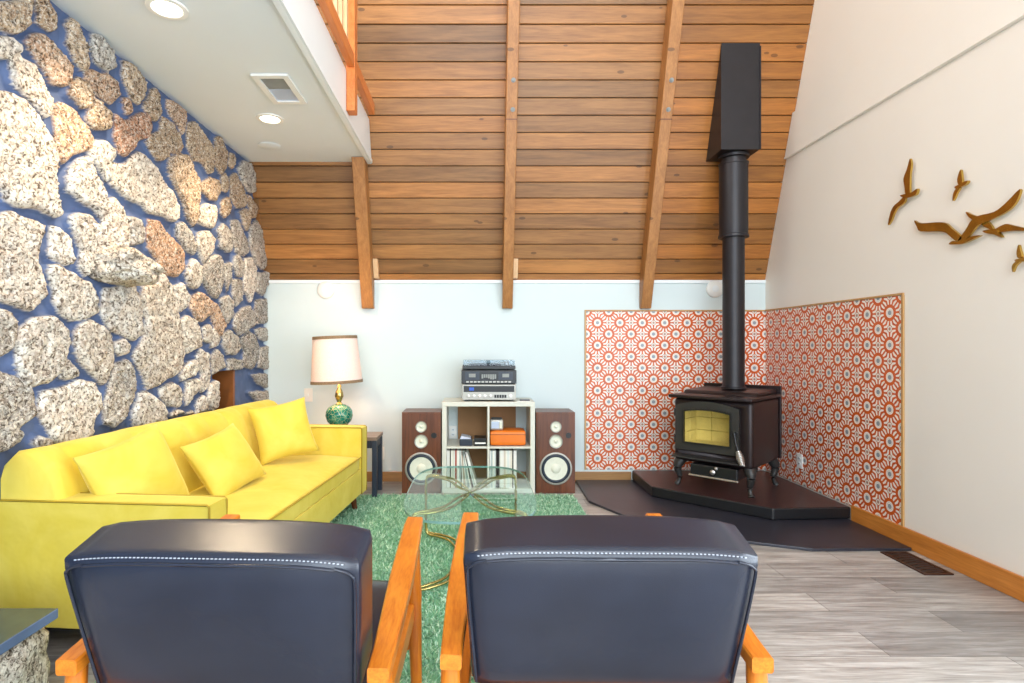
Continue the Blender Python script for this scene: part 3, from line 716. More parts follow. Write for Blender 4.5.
def ringprism(bm, outer, inner, a, b):
    n = len(outer); V = [[bm.verts.new((p[0], y, p[1])) for p in pl] for y in (a, b) for pl in (outer, inner)]
    for k in range(n):
        j = (k + 1) % n
        bm.faces.new([V[0][k], V[0][j], V[1][j], V[1][k]]); bm.faces.new([V[2][k], V[2][j], V[3][j], V[3][k]])
        bm.faces.new([V[0][k], V[0][j], V[2][j], V[2][k]]); bm.faces.new([V[1][k], V[1][j], V[3][j], V[3][k]])
bm = bm_new(); ringprism(bm, arch(-0.25, 0.20, 0.285, 0.615, 0.04), arch(-0.192, 0.142, 0.342, 0.575, 0.018), -0.305, -0.276)
dr = obj('door', bm, M['door'], st, 30)
bm = bm_new(); ringprism(bm, arch(-0.20, 0.15, 0.334, 0.583, 0.02), arch(-0.188, 0.138, 0.346, 0.571, 0.018), -0.311, -0.304); obj('glass_bezel', bm, M['black'], dr)
bm = bm_new(); prism(bm, arch(-0.193, 0.143, 0.341, 0.576, 0.019), -0.298, -0.290, axis=1); obj('door_glass', bm, M['stoveglass'], dr)
for z in (0.36, 0.56):
    bm = bm_new(); cyl(bm, (-0.258, -0.292, z - 0.03), (-0.258, -0.292, z + 0.03), 0.010); obj('hinge', bm, M['black'], dr, 40)
bm = bm_new(); cyl(bm, (0.178, -0.306, 0.44), (0.178, -0.33, 0.44), 0.014); sweep(bm, [(0.178, -0.33, 0.45), (0.195, -0.345, 0.38), (0.214, -0.355, 0.325)], 0.008); hd = obj('door_handle', bm, M['black'], dr, 40)
bm = bm_new()
A, B = Vector((0.214, -0.355, 0.33)), Vector((0.243, -0.362, 0.235)); pts = []
ax = (B - A).normalized(); u_ = ax.cross(Vector((0, 1, 0))).normalized(); w_ = ax.cross(u_)
for i in range(97):
    k = i / 96; rr = 0.012 + 0.009 * math.sin(PI * min(1, k * 1.05)); a = k * 2 * PI * 9; pts.append(A + (B - A) * k + (u_ * math.cos(a) + w_ * math.sin(a)) * rr)
sweep(bm, pts, 0.0055, 6); obj('handle_coil', bm, M['steel'], hd, 60)
bm = bm_new(); hexa(bm, [(-0.265, -0.345, 0.226), (0.225, -0.345, 0.226), (0.225, -0.276, 0.236), (-0.265, -0.276, 0.236), (-0.265, -0.345, 0.238), (0.225, -0.345, 0.238), (0.225, -0.276, 0.25), (-0.265, -0.276, 0.25)], 0.003)
obj('ash_lip', bm, M['door'], st)
bm = bm_new(); box(bm, -0.14, 0.19, -0.305, 0.1, 0.108, 0.189, 0.006); ad = obj('ash_drawer', bm, M['black'], st)
bm = bm_new(); box(bm, -0.148, 0.198, -0.318, -0.300, 0.100, 0.112, 0.003); obj('drawer_rim', bm, M['steel'], ad)
bm = bm_new(); lathe(bm, [(0.006, 0), (0.006, -0.012), (0.017, -0.016), (0.019, -0.024), (0.012, -0.032), (0.003, -0.034)], 16, (0.03, -0.305, 0.150), 1); obj('knob', bm, M['steel'], ad, 50)
bm = bm_new(); lathe(bm, [(0.004, 0), (0.011, -0.006), (0.011, -0.014), (0.003, -0.018)], 14, (0.05, -0.305, 0.178), 1); obj('knob', bm, M['steel'], ad, 50)
for sx in (-1, 1):
    for sy in (-1, 1):
        bm = bm_new(); p0 = Vector((sx * 0.235, sy * 0.225, 0.205)); o_ = Vector((sx, sy, 0)).normalized()
        path = [p0, p0 + o_ * 0.03 + Vector((0, 0, -0.045)), p0 + o_ * 0.035 + Vector((0, 0, -0.085)), p0 + o_ * 0.02 + Vector((0, 0, -0.14)), p0 + o_ * 0.03 + Vector((0, 0, -0.185)), p0 + o_ * 0.045 + Vector((0, 0, -0.205))]
        sp = smooth_path(path, 5); rad = np.interp(np.linspace(0, 1, len(sp)), [0, .2, .4, .7, .88, .95, 1], [.040, .036, .027, .015, .017, .022, .02]).tolist()
        sweep(bm, sp, rad, 14); obj('leg', bm, M['door'], st, 60)

# flue pipe and the box it runs into
PX, PY = 2.115, 4.605
fp = thing('stove_pipe', 'black stove flue pipe rising from the stove top to the roof box', 'flue pipe', (PX, PY, 0.876))
bm = bm_new(); lathe(bm, [(0.098, 0), (0.098, 0.012), (0.086, 0.016), (0.084, 0.03), (0.084, 1.230)], 36); obj('lower_pipe', bm, M['blackmetal'], fp, 40)
bm = bm_new(); lathe(bm, [(0.086, 1.225), (0.116, 1.225), (0.116, 1.245), (0.110, 1.25), (0.110, 1.812), (0.114, 1.815), (0.114, 1.830), (0.09, 1.835)], 36); obj('upper_pipe', bm, M['blackmetal'], fp, 40)
bm = bm_new(); lathe(bm, [(0.095, 1.836), (0.095, 1.865), (0.118, 1.870), (0.118, 1.891), (0.10, 1.893)], 36); obj('collar', bm, M['blackmetal'], fp, 40)
bx = thing('flue_support_box', 'tall black sheet metal box boxed into the sloping plank roof', 'flue box', (2.105, 0, 0))
bm = bm_new(); zb, yf_ = 2.772, 4.457
zt = ZK + SL * (YB - yf_)
prism(bm, [(yf_, zb), (roof_y(zb) - 0.002, zb), (yf_ + 0.0, zt - 0.006)], -0.152, 0.152, axis=0); obj('box_shell', bm, M['blackmetal'], bx)
bm = bm_new(); hexa(bm, [(-0.158, yf_ - 0.006, zb), (-0.148, yf_ - 0.006, zb), (-0.148, yf_ + 0.0, zb), (-0.158, yf_, zb), (-0.158, yf_ - 0.006, zt - .03), (-0.148, yf_ - 0.006, zt - .03), (-0.148, yf_, zt - .03), (-0.158, yf_, zt - .03)])
hexa(bm, [(0.148, yf_ - 0.006, zb), (0.158, yf_ - 0.006, zb), (0.158, yf_, zb), (0.148, yf_, zb), (0.148, yf_ - 0.006, zt - .03), (0.158, yf_ - 0.006, zt - .03), (0.158, yf_, zt - .03), (0.148, yf_, zt - .03)])
obj('corner_flange', bm, M['blackmetal'], bx)

# ------------------------------------------------------------------ small fittings
def round_plate(px, py, label):
    p = at(px, py, YB - 0.002); t = thing('round_wall_detector', label, 'detector', p)
    bm = bm_new(); lathe(bm, [(0.078, 0), (0.078, -0.012), (0.070, -0.022), (0.02, -0.026), (0.004, -0.026)], 32, (0, 0, 0), 1); obj('cover', bm, M['white'], t, 50)
    bm = bm_new(); lathe(bm, [(0.03, -0.0255), (0.03, -0.029), (0.026, -0.031), (0.004, -0.031)], 20, (0, 0, 0), 1); obj('grille', bm, M['trimwhite'], t, 50)
round_plate(326, 290, 'round white detector on the back wall left of the short rafter')
round_plate(714.5, 289, 'round white detector on the back wall left of the flue pipe')
def outlet(loc, rotz, label, slots=True):
    t = thing('wall_outlet', label, 'outlet', loc, rotz)
    bm = bm_new(); box(bm, -0.036, 0.036, -0.008, 0, -0.058, 0.058, 0.003); obj('cover_plate', bm, M['white'], t)
    for z in (-0.022, 0.022):
        bm = bm_new(); lathe(bm, [(0.016, -0.008), (0.016, -0.011), (0.004, -0.011)], 16, (0, 0, z), 1); s = obj('socket', bm, M['trimwhite'], t)
        bm = bm_new(); box(bm, -0.008, -0.005, -0.0125, -0.011, z - 0.006, z + 0.006); box(bm, 0.005, 0.008, -0.0125, -0.011, z - 0.006, z + 0.006); obj('slot', bm, M['black'], s)
sw = thing('light_switch', 'beige light switch plate on the back wall behind the lamp', 'switch', at(308.5, 395, YB - 0.001))
bm = bm_new(); box(bm, -0.038, 0.038, -0.007, 0, -0.06, 0.06, 0.003); obj('cover_plate', bm, M['cream'], sw)
bm = bm_new(); box(bm, -0.006, 0.006, -0.02, -0.007, -0.012, 0.012, 0.002); obj('toggle', bm, M['white'], sw)
outlet(at(380.5, 453, YB - 0.001), 0, 'white outlet low on the back wall between side table and left speaker')
p = CAMZ - (461 - VY) / ((801 - VX) / XR)
outlet((XR - 0.006, F_PX / ((801 - VX) / XR), p), R(-90), 'white outlet in the tiled right wall beside the stove')
outlet(at(453, 432, YB - 0.001), 0, 'white outlet on the back wall seen through the upper left shelf cube')

def recessed(px, py, label):
    s = (VY - py) / (2.77 - CAMZ); Y = F_PX / s; X = (px - VX) / s
    t = thing('recessed_light', label, 'ceiling light', (X, Y, 2.768))
    bm = bm_new(); lathe(bm, [(0.062, -0.001), (0.090, -0.001), (0.088, -0.008), (0.066, -0.010), (0.062, -0.004)], 32, cap=False); obj('trim_ring', bm, M['white'], t, 60)
    bm = bm_new(); lathe(bm, [(0.064, -0.0015), (0.064, -0.005), (0.03, -0.006)], 28); obj('lens', bm, M['bulb'], t)
    l = bpy.data.lights.new('recessed_bulb', 'SPOT'); l.energy = 70; l.color = (1.0, 0.78, 0.52); l.spot_size = R(130); l.spot_blend = 0.7; l.shadow_soft_size = 0.06
    lo = bpy.data.objects.new('recessed_bulb', l); COL.objects.link(lo); lo.parent = t; lo.location = (0, 0, -0.03)
recessed(167, 7, 'near recessed ceiling light in the white loft soffit')
recessed(270, 118, 'far recessed ceiling light beside the soffit vent')
t = thing('ceiling_vent', 'white rectangular vent grille with grey centre in the loft soffit', 'vent', (-1.165, 3.40, 2.769))
bm = bm_new(); ringp = [(-0.105, -0.19), (0.105, -0.19), (0.105, 0.19), (-0.105, 0.19)]; inn = [(-0.07, -0.155), (0.07, -0.155), (0.07, 0.155), (-0.07, 0.155)]
V = [[bm.verts.new((p[0], p[1], z)) for p in pl] for z in (-0.001, -0.014) for pl in (ringp, inn)]
for k in range(4):
    j = (k + 1) % 4
    for A_, B_ in ((0, 1), (2, 3), (0, 2), (1, 3)): bm.faces.new([V[A_][k], V[A_][j], V[B_][j], V[B_][k]])
obj('frame', bm, M['white'], t)
bm = bm_new(); box(bm, -0.07, 0.07, 0.0, 0.155, -0.005, -0.001); obj('filter', bm, M['blueface'], t)
bm = bm_new(); box(bm, -0.07, 0.07, -0.155, 0.0, -0.004, -0.001); obj('grey_filter', bm, M['greylens'], t)
bm = bm_new(); lathe(bm, [(0.085, -0.002), (0.085, -0.006), (0.075, -0.010), (0.01, -0.011)], 28, (-1.58, 4.37, 2.77)); tag(obj('smoke_detector', bm, M['ceilpaint'], None, 50), 'flat white round smoke detector at the far end of the soffit', 'detector')
t = thing('floor_register', 'bronze floor heating register near the right-hand baseboard', 'vent', (2.475, 3.17, 0.001))
bm = bm_new(); box(bm, -0.078, 0.078, -0.165, 0.165, 0, 0.003); box(bm, -0.078, -0.062, -0.165, 0.165, 0.003, 0.007); box(bm, 0.062, 0.078, -0.165, 0.165, 0.003, 0.007); box(bm, -0.062, 0.062, -0.165, -0.15, 0.003, 0.007); box(bm, -0.062, 0.062, 0.15, 0.165, 0.003, 0.007); obj('frame', bm, M['vent'], t)
bm = bm_new()
for k in range(9):
    y = -0.148 + k * 0.034
    hexa(bm, [(-0.062, y, .003), (0, y + .022, .003), (0, y + .03, .003), (-0.062, y + .008, .003), (-0.062, y, .007), (0, y + .022, .007), (0, y + .03, .007), (-0.062, y + .008, .007)])
    hexa(bm, [(0, y + .022, .003), (0.062, y, .003), (0.062, y + .008, .003), (0, y + .03, .003), (0, y + .022, .007), (0.062, y, .007), (0.062, y + .008, .007), (0, y + .03, .007)])
obj('grate', bm, M['steel'], t); t.children[-1].data.materials[0] = M['vent']; bm = bm_new(); box(bm, -0.061, 0.061, -0.149, 0.149, 0.003, 0.0036); obj('duct_opening', bm, M['black'], t)

# ------------------------------------------------------------------ brass birds on the right wall
BIRDS = [
 ('tall brass gull with upright wings, leftmost on the right wall', ['158,45 165,75 158,130 157,190 155,228 135,235 128,190 124,150 140,105 150,70', '135,252 125,280 95,300 75,330 60,370 42,395 52,340 70,298 100,270 120,250'], '108,240 130,232 165,225 198,203 190,235 150,250 125,250'),
 ('small brass gull above the largest gull', ['423,103 430,140 432,180 415,185 406,155', '420,200 405,225 392,255 382,268 384,235 398,205'], '395,195 420,180 462,160 455,180 425,195 405,205'),
 ('largest brass gull with broad spread wings on the right wall', ['180,370 215,385 330,380 375,410 430,460 400,478 370,455 330,430 215,428 195,405', '410,475 450,420 480,370 520,345 600,325 660,280 735,205 725,255 690,305 630,345 550,380 510,400 470,450 430,482'], '365,495 385,478 420,480 480,455 530,448 490,470 440,492 400,497'),
 ('brass gull half behind the right wing of the largest gull', ['437,325 470,340 540,365 580,415 550,412 500,380 455,355', '580,425 640,390 680,395 757,412 830,415 757,425 680,425 620,432'], '528,425 560,418 600,415 612,435 627,460 590,445 560,440 540,435'),
 ('small brass gull lowest on the right wall at the photo edge', ['728,498 738,530 745,560 725,568 718,540', '735,588 712,610 698,642 694,610 715,585'], '710,580 735,570 790,560 770,580 730,590'),
]
def bird_poly(bm, s, x_off, th):
    pts = []
    for q in s.split():
        a, b = q.split(','); px, py = 880 + float(a) / 5.257, 150 + float(b) / 5.257
        sc = (px - VX) / (XR - 0.03); pts.append((F_PX / sc, CAMZ - (py - VY) / sc))
    # rounded outline
    n = len(pts); sm = []
    for i in range(n):
        p0, p1, p2, p3 = [Vector(pts[(i + k) % n]) for k in (-1, 0, 1, 2)]
        for t_ in (0, 0.33, 0.66):
            sm.append(0.5 * (2 * p1 + (p2 - p0) * t_ + (2 * p0 - 5 * p1 + 4 * p2 - p3) * t_ ** 2 + (3 * p1 - p0 - 3 * p2 + p3) * t_ ** 3) if t_ else p1)
    xb = XR - x_off
    lo = [bm.verts.new((xb, p[0], p[1])) for p in sm]; hi = [bm.verts.new((xb - th, p[0], p[1])) for p in sm]
    bm.faces.new(lo); top = bm.faces.new(hi); m_ = len(sm)
    for i in range(m_): bm.faces.new([lo[i], lo[(i + 1) % m_], hi[(i + 1) % m_], hi[i]])
    r = bmesh.ops.inset_region(bm, faces=[top], thickness=0.008, depth=0.0, use_even_offset=False)
    for v in top.verts: v.co.x -= 0.006
    bmesh.ops.triangulate(bm, faces=[top])
for i, (lab, wings, body) in enumerate(BIRDS):
    cxy = [tuple(float(v) for v in q.split(',')) for q in body.split()]
    bm = bm_new(); off = 0.018 if i != 3 else 0.004
    bird_poly(bm, body, off, 0.010); b_ = obj('gull_wall_sculpture', bm, M['brass'], None, 30); tag(b_, lab, 'wall sculpture')
    for w_s in wings:
        bm = bm_new(); bird_poly(bm, w_s, off + 0.001, 0.006); obj('wing', bm, M['brass'], b_, 30)
    bm = bm_new(); ctr = b_.data.vertices[0].co
    cyl(bm, (XR, ctr.y - 0.03, ctr.z), (XR - off - 0.004, ctr.y - 0.03, ctr.z), 0.004, seg=8); obj('wall_pin', bm, M['brass'], b_)

# ------------------------------------------------------------------ sofa
SL_, SD = 2.17, 0.875
sf = thing('sofa', 'long yellow velvet sofa with low square arms along the stone wall', 'sofa', (-0.998, 2.130, 0), R(-4.9))
bm = bm_new(); soft_block(bm, -SD + 0.05, -0.003, 0.12, SL_ - 0.12, 0.135, 0.315, 0.006); obj('base', bm, M['velvet'], sf, 60)
def arm(y0, y1):
    bm = bm_new(); soft_block(bm, -SD, 0.0, y0, y1, 0.125, 0.62, 0.014, 0.0, sub=8); a = obj('arm', bm, M['velvet'], sf, 60)
    for yy in (y0 + 0.004, y1 - 0.004):
        bm = bm_new(); sweep(bm, [(-SD + .02, yy, 0.617), (-0.012, yy, 0.617), (-0.003, yy, 0.608), (-0.003, yy, 0.13)], 0.0045, 6); obj('piping', bm, M['piping'], a, 60)
arm(0, 0.135); arm(SL_ - 0.135, SL_)
bm = bm_new(); sub_n = 26
soft_block(bm, -0.72, -0.004, 0.142, SL_ - 0.142, 0.302, 0.415, 0.03, 0.03, sub=sub_n)
for v in bm.verts:
    if v.co.x > -0.04: v.co.x += 0.004 * math.sin(v.co.y * 34) - 0.002
    v.co.z += 0.004 * math.sin(v.co.y * 9 + v.co.x * 12) if v.co.z > 0.4 else 0
sc_ = obj('seat_cushion', bm, M['velvet'], sf, 60)
bm = bm_new(); sweep(bm, [(0.0, 0.15, 0.405), (0.0, SL_ - 0.15, 0.405)], 0.005, 6); obj('piping', bm, M['piping'], sc_, 60)
bm = bm_new()
nyb, nzb = 150, 22; grid = []
for i in range(nyb + 1):
    y = 0.012 + (SL_ - 0.024) * i / nyb; ch = abs(math.sin((y - 0.14) * PI / 0.205)) ** 0.45; row = []
    prof_ = [(a_ - 0.062, b_) for a_, b_ in [(-0.52, 0.40), (-0.535, 0.50), (-0.555, 0.60), (-0.58, 0.69), (-0.61, 0.755), (-0.65, 0.795), (-0.70, 0.81), (-0.75, 0.80), (-0.785, 0.77), (-0.80, 0.70), (-0.80, 0.5), (-0.80, 0.14)]]
    for k, (px_, pz_) in enumerate(prof_):
        w = 1.0 if k < 6 else max(0, 1 - (k - 5) * 0.4); end = min(1, (min(i, nyb - i) + 1) / 3.0)
        n_ = noise.noise(Vector((y * 3, k * 0.5, 2)))
        row.append(bm.verts.new((px_ + w * (0.010 * ch - 0.008) - (1 - end) * 0.03 * (1 if k < 6 else 0) + 0.008 * n_ * w, y, pz_ + 0.006 * n_ - (1 - end) * 0.03 * (1 if 3 < k < 9 else 0) + 0.004 * ch * (k < 8))))
    grid.append(row)
for i in range(nyb):
    for k in range(len(prof_) - 1): bm.faces.new([grid[i][k], grid[i + 1][k], grid[i + 1][k + 1], grid[i][k + 1]])
for e_ in (0, nyb): bm.faces.new(grid[e_])
obj('backrest', bm, M['velvet'], sf, 70)
for yy in (0.12, SL_ - 0.12):
    for xx in (-0.08, -SD + 0.1):
        bm = bm_new(); cyl(bm, (xx, yy, 0.134), (xx + (0.02 if xx > -.3 else -0.02), yy + (0.015 if yy > 1 else -0.015), 0.001), 0.028, 0.016, 14); obj('leg', bm, M['dkwood'], sf, 60)

def pillow(name, label, loc, normal, roll, w, h, th, cat='cushion'):
    bm = bm_new(); n = 18; top, bot = [], []
    for i in range(n + 1):
        r1, r2 = [], []
        for j in range(n + 1):
            u, v = 2 * i / n - 1, 2 * j / n - 1
            k = max(0, (1 - u ** 2) * (1 - v ** 2)) ** 0.42
            x = u * w / 2 * (1 - 0.09 * (1 - v * v)); y = v * h / 2 * (1 - 0.09 * (1 - u * u))
            wr = 0.005 * noise.noise(Vector((u * 2.5, v * 2.5, w * 40))) * k
            a = bm.verts.new((x, y, th / 2 * k + wr + 0.004))
            b = bm.verts.new((x, y, -th / 2 * k + wr - 0.004)); r1.append(a); r2.append(b)
        top.append(r1); bot.append(r2)
    for i in range(n):
        for j in range(n):
            bm.faces.new([top[i][j], top[i + 1][j], top[i + 1][j + 1], top[i][j + 1]]); bm.faces.new([bot[i][j], bot[i][j + 1], bot[i + 1][j + 1], bot[i + 1][j]])
    rim = [(i, 0) for i in range(n)] + [(n, j) for j in range(n)] + [(i, n) for i in range(n, 0, -1)] + [(0, j) for j in range(n, 0, -1)]
    for q in range(len(rim)):
        (i, j), (i2, j2) = rim[q], rim[(q + 1) % len(rim)]
        bm.faces.new([top[i][j], top[i2][j2], bot[i2][j2], bot[i][j]])
    N = Vector(normal).normalized(); X = Vector((0, 0, 1)).cross(N).normalized(); Yv = N.cross(X)
    rot = Matrix((X, Yv, N)).transposed() @ Matrix.Rotation(roll, 3, 'Z')
    bmesh.ops.transform(bm, matrix=rot.to_4x4(), verts=bm.verts)
    o = obj(name, bm, M['velvet'], None, 180); o.location = loc; tag(o, label, cat)
    return o
pillow('throw_pillow', 'yellow velvet throw pillow nearest the camera behind the near sofa arm', (-1.475, 2.48, 0.63), (0.93, -0.22, 0.36), R(10), 0.46, 0.40, 0.17)
pillow('throw_pillow', 'yellow velvet throw pillow lying in the middle of the sofa', (-1.36, 3.10, 0.585), (0.86, -0.22, 0.55), R(9), 0.46, 0.36, 0.15)
pillow('throw_pillow', 'yellow velvet throw pillow propped at the far end of the sofa', (-1.28, 3.80, 0.655), (0.52, -0.80, 0.36), R(9), 0.39, 0.39, 0.16)

# ------------------------------------------------------------------ side table and lamp
stb = thing('side_table', 'dark navy side table between the sofa and left speaker', 'table', (-1.04, 4.665, 0))
bm = bm_new(); box(bm, -0.265, 0.265, -0.15, 0.15, 0.462, 0.49, 0.004); obj('tabletop', bm, M['tabletop'], stb)
bm = bm_new()
for a_ in (-1, 1):
    box(bm, -0.22, 0.22, a_ * 0.128 - 0.009, a_ * 0.128 + 0.009, 0.40, 0.461); box(bm, a_ * 0.242 - 0.009, a_ * 0.242 + 0.009, -0.11, 0.11, 0.40, 0.461)
obj('apron', bm, M['navy'], stb)
for sx in (-1, 1):
    for sy in (-1, 1):
        bm = bm_new(); box(bm, sx * 0.242 - 0.019, sx * 0.242 + 0.019, sy * 0.128 - 0.019, sy * 0.128 + 0.019, 0.001, 0.461, 0.003); obj('leg', bm, M['navy'], stb)
lx, ly = -1.113, 4.665
lp = thing('table_lamp', 'table lamp with green glazed globe base and linen drum shade', 'lamp', (lx, ly, 0.491))
bm = bm_new(); lathe(bm, [(0.07, 0), (0.072, 0.012), (0.05, 0.03), (0.035, 0.05), (0.03, 0.06)], 32); obj('foot', bm, M['brass'], lp, 60)
bm = bm_new(); lathe(bm, [(0.03, 0.061), (0.065, 0.075), (0.098, 0.11), (0.112, 0.155), (0.106, 0.195), (0.085, 0.225), (0.05, 0.245), (0.03, 0.25)], 40); obj('globe_base', bm, M['glaze'], lp, 180)
bm = bm_new(); lathe(bm, [(0.03, 0.251), (0.016, 0.265), (0.024, 0.285), (0.036, 0.315), (0.03, 0.35), (0.014, 0.385), (0.018, 0.40), (0.009, 0.41), (0.008, 0.66)], 28); obj('neck', bm, M['goldleaf'], lp, 60)
lsh = bpy.data.objects.new('lamp_shade', None)
bm = bm_new(); lathe(bm, [(0.208, 0.425), (0.178, 0.81)], 48, cap=False); lathe(bm, [(0.204, 0.425), (0.174, 0.81)], 48, cap=False)
sh = obj('lamp_shade', bm, M['shade'], lp, 180)
for z0, z1, r0, r1 in ((0.424, 0.448, 0.211, 0.2085), (0.786, 0.811, 0.182, 0.1795)):
    bm = bm_new(); lathe(bm, [(r0 - .001, z0), (r0 + .001, z0), (r1 + .001, z1), (r1 - .001, z1)], 48, cap=False); obj('braid_trim', bm, M['braid'], sh, 60)
bm = bm_new()
for a_ in (0, 120, 240): cyl(bm, (0, 0, 0.655), (0.176 * math.cos(R(a_)), 0.176 * math.sin(R(a_)), 0.79), 0.0025, seg=6)
obj('shade_spider', bm, M['brass'], sh)
sh.rotation_euler = (0, R(-2.5), 0); sh.location = (0.0, 0, 0)
l = bpy.data.lights.new('table_lamp_bulb', 'POINT'); l.energy = 9; l.color = (1.0, 0.60, 0.34); l.shadow_soft_size = 0.035
lo = bpy.data.objects.new('table_lamp_bulb', l); COL.objects.link(lo); lo.parent = lp; lo.location = (-0.03, 0, 0.60)

# ------------------------------------------------------------------ shelf and hi-fi
SX0, SX1, SY0, SY1, SZ = -0.265, 0.505, 4.677, 5.064, 0.757
cs = thing('cube_shelf', 'pale four-cube open shelf standing against the back wall', 'shelf', (0, 0, 0))
cs.location = ((SX0 + SX1) / 2, (SY0 + SY1) / 2, 0)
hw, hd_ = (SX1 - SX0) / 2, (SY1 - SY0) / 2
bm = bm_new(); box(bm, -hw, hw, -hd_, hd_, SZ - 0.038, SZ, 0.002); obj('top_panel', bm, M['shelf'], cs)
bm = bm_new(); box(bm, -hw, hw, -hd_, hd_, 0.001, 0.039, 0.002); obj('bottom_panel', bm, M['shelf'], cs)
for s in (-1, 1):
    bm = bm_new(); box(bm, min(s * hw, s * (hw - 0.038)), max(s * hw, s * (hw - 0.038)), -hd_, hd_, 0.0395, SZ - 0.0385, 0.002); obj('side_panel', bm, M['shelf'], cs)
bm = bm_new(); box(bm, -0.008, 0.008, -hd_, hd_, 0.0395, SZ - 0.0385); obj('divider', bm, M['shelf'], cs)
for s in (-1, 1):
    bm = bm_new(); box(bm, min(s * 0.0085, s * (hw - 0.0385)), max(s * 0.0085, s * (hw - 0.0385)), -hd_, hd_, 0.371, 0.387); obj('shelf_board', bm, M['shelf'], cs)
bm = bm_new(); box(bm, -0.145, 0.375, YB - 0.032, YB - 0.026, 0.001, 0.74); tag(obj('hardboard_sheet', bm, M['card']), 'brown hardboard sheet upright behind the open cube shelf', 'board')

def speaker(xc, label):
    t = thing('loudspeaker', label, 'speaker', (xc, 4.67, 0), 0, 'walnut loudspeakers')
    W = 0.322; Hs = 0.672
    bm = bm_new(); box(bm, -W / 2, W / 2, 0.006, 0.30, 0.001, Hs, 0.003); obj('cabinet', bm, M['walnut'], t)
    bm = bm_new(); box(bm, -W / 2 + 0.012, W / 2 - 0.012, 0.0, 0.0055, 0.012, Hs - 0.012, 0.001); bf = obj('baffle', bm, M['walnut'], t)
    def driver(name, x, z, r, ringr, cone=True):
        bm = bm_new(); lathe(bm, [(r, 0.0), (r, -0.008), (r * 0.97, -0.011), (r * 0.90, -0.010), (r * 0.87, 0.0)], 36, (x, -0.0005, z), 1, cap=False); d = obj(name, bm, M['silver'], t, 60)
        bm = bm_new(); lathe(bm, [(r * 0.88, -0.003), (r * 0.82, -0.011), (r * 0.74, -0.010), (r * 0.70, -0.003)], 36, (x, -0.0005, z), 1, cap=False); obj('surround', bm, M['rubber'] if ringr else M['cone'], d, 60)
        bm = bm_new(); lathe(bm, [(r * 0.71, -0.004), (r * 0.28, -0.0012)], 36, (x, -0.0005, z), 1, cap=False); lathe(bm, [(r * 0.30, -0.001), (r * 0.26, -0.008), (r * 0.14, -0.014), (0.001, -0.016)], 24, (x, -0.0005, z), 1, cap=False)
        obj('cone', bm, M['cone'], d, 60)
    driver('woofer', 0.0, 0.207, 0.135, True)
    driver('midrange_driver', 0.0, 0.432, 0.057, False)
    driver('tweeter', 0.0, 0.553, 0.047, False)
    bm = bm_new(); lathe(bm, [(0.024, 0.0), (0.024, -0.002), (0.003, -0.0021)], 24, (0.105, -0.0003, 0.481), 1); obj('bass_port', bm, M['black'], t)
    return t
def copy_tree(o, parent=None):
    c = o.copy(); COL.objects.link(c)
    if parent: c.parent = parent
    for ch in list(o.children): copy_tree(ch, c)
    return c
s1 = speaker((SX1 + 0.005) + 0.166, 'walnut loudspeaker on the right side of the cube shelf')
s2 = copy_tree(s1); s2.location.x = SX0 - 0.005 - 0.166; s2['label'] = 'walnut loudspeaker on the left side of the cube shelf'

# records
rec_cols = ['#e8e4da', '#d9dcd6', '#f0ece0', '#c9cfc9', '#e4dccb', '#b9c2be', '#d8c9b6', '#eeeae2', '#9fb0ac', '#e2e4df', '#c0a58e', '#f2efe8']
RM = [plain('record_sleeve_card_%s' % nm, c, 0.6) for nm, c in zip(['cream', 'pale_grey', 'ivory', 'grey', 'buff', 'slate', 'sand', 'white', 'teal', 'silver', 'tan', 'chalk'], rec_cols)]
RN = ['cream', 'pale grey', 'ivory', 'grey', 'buff', 'slate grey', 'sand', 'white', 'teal grey', 'silver grey', 'tan', 'chalk white']
DARK = plain('record_sleeve_card_dark', '#3a3230', 0.6); RED = plain('record_sleeve_card_red', '#a8452f', 0.6)
ORD = ['first', 'second', 'third', 'fourth', 'fifth', 'sixth', 'seventh', 'eighth', 'ninth', 'tenth', 'eleventh', 'twelfth', 'thirteenth', 'fourteenth', 'fifteenth', 'sixteenth', 'seventeenth', 'eighteenth', 'nineteenth', 'twentieth']
def record(x, wdt, tilt, mi, label, group, h=0.312):
    if mi == 'd': mm, cn = DARK, 'dark'
    elif mi == 'r': mm, cn = RED, 'red'
    else: mm, cn = RM[mi], RN[mi]
    t = thing('vinyl_record', '%s record sleeve, %s' % (cn, label), 'record', (x, SY0 + 0.025, 0.0405), 0, group)
    t.rotation_euler = (0, tilt, 0)
    bm = bm_new(); box(bm, 0, wdt, 0, 0.315, 0.0, h - 0.004); obj('sleeve', bm, mm, t)
rq = random.Random(9)
x = SX0 + 0.041; seq = [7, 0, 'd', 2, 4, 9, 'r', 7, 11, 5]
k = 0
for m_ in seq:
    w = rq.uniform(0.008, 0.013); record(x, w, 0, m_, '%s from the left in the lower left cube' % ORD[k], 'records in the lower left cube'); x += w + 0.0012; k += 1
xb = x + 0.012
for i, m_ in enumerate([7, 10, 0, 8, 2, 'd', 9, 11]):
    tl = -R(2.5 + i * 2.0); w = 0.010
    record(xb, w, tl, m_, 'leaning, %s from the left in the lower left cube' % ORD[k], 'records in the lower left cube', 0.306); xb += 0.0115 + 0.0102 * math.tan(abs(tl)) + 0.0034; k += 1
x = (SX0 + SX1) / 2 + 0.012; k = 0
for m_ in [7, 5, 2, 9, 'd', 'd', 0, 11, 7, 6, 2, 9, 7, 4, 'd', 11, 7]:
    w = rq.uniform(0.009, 0.0145); record(x, w, 0, m_, '%s from the left in the lower right cube' % ORD[k], 'records in the lower right cube'); x += w + (0.0012 if k != 4 else 0.008); k += 1

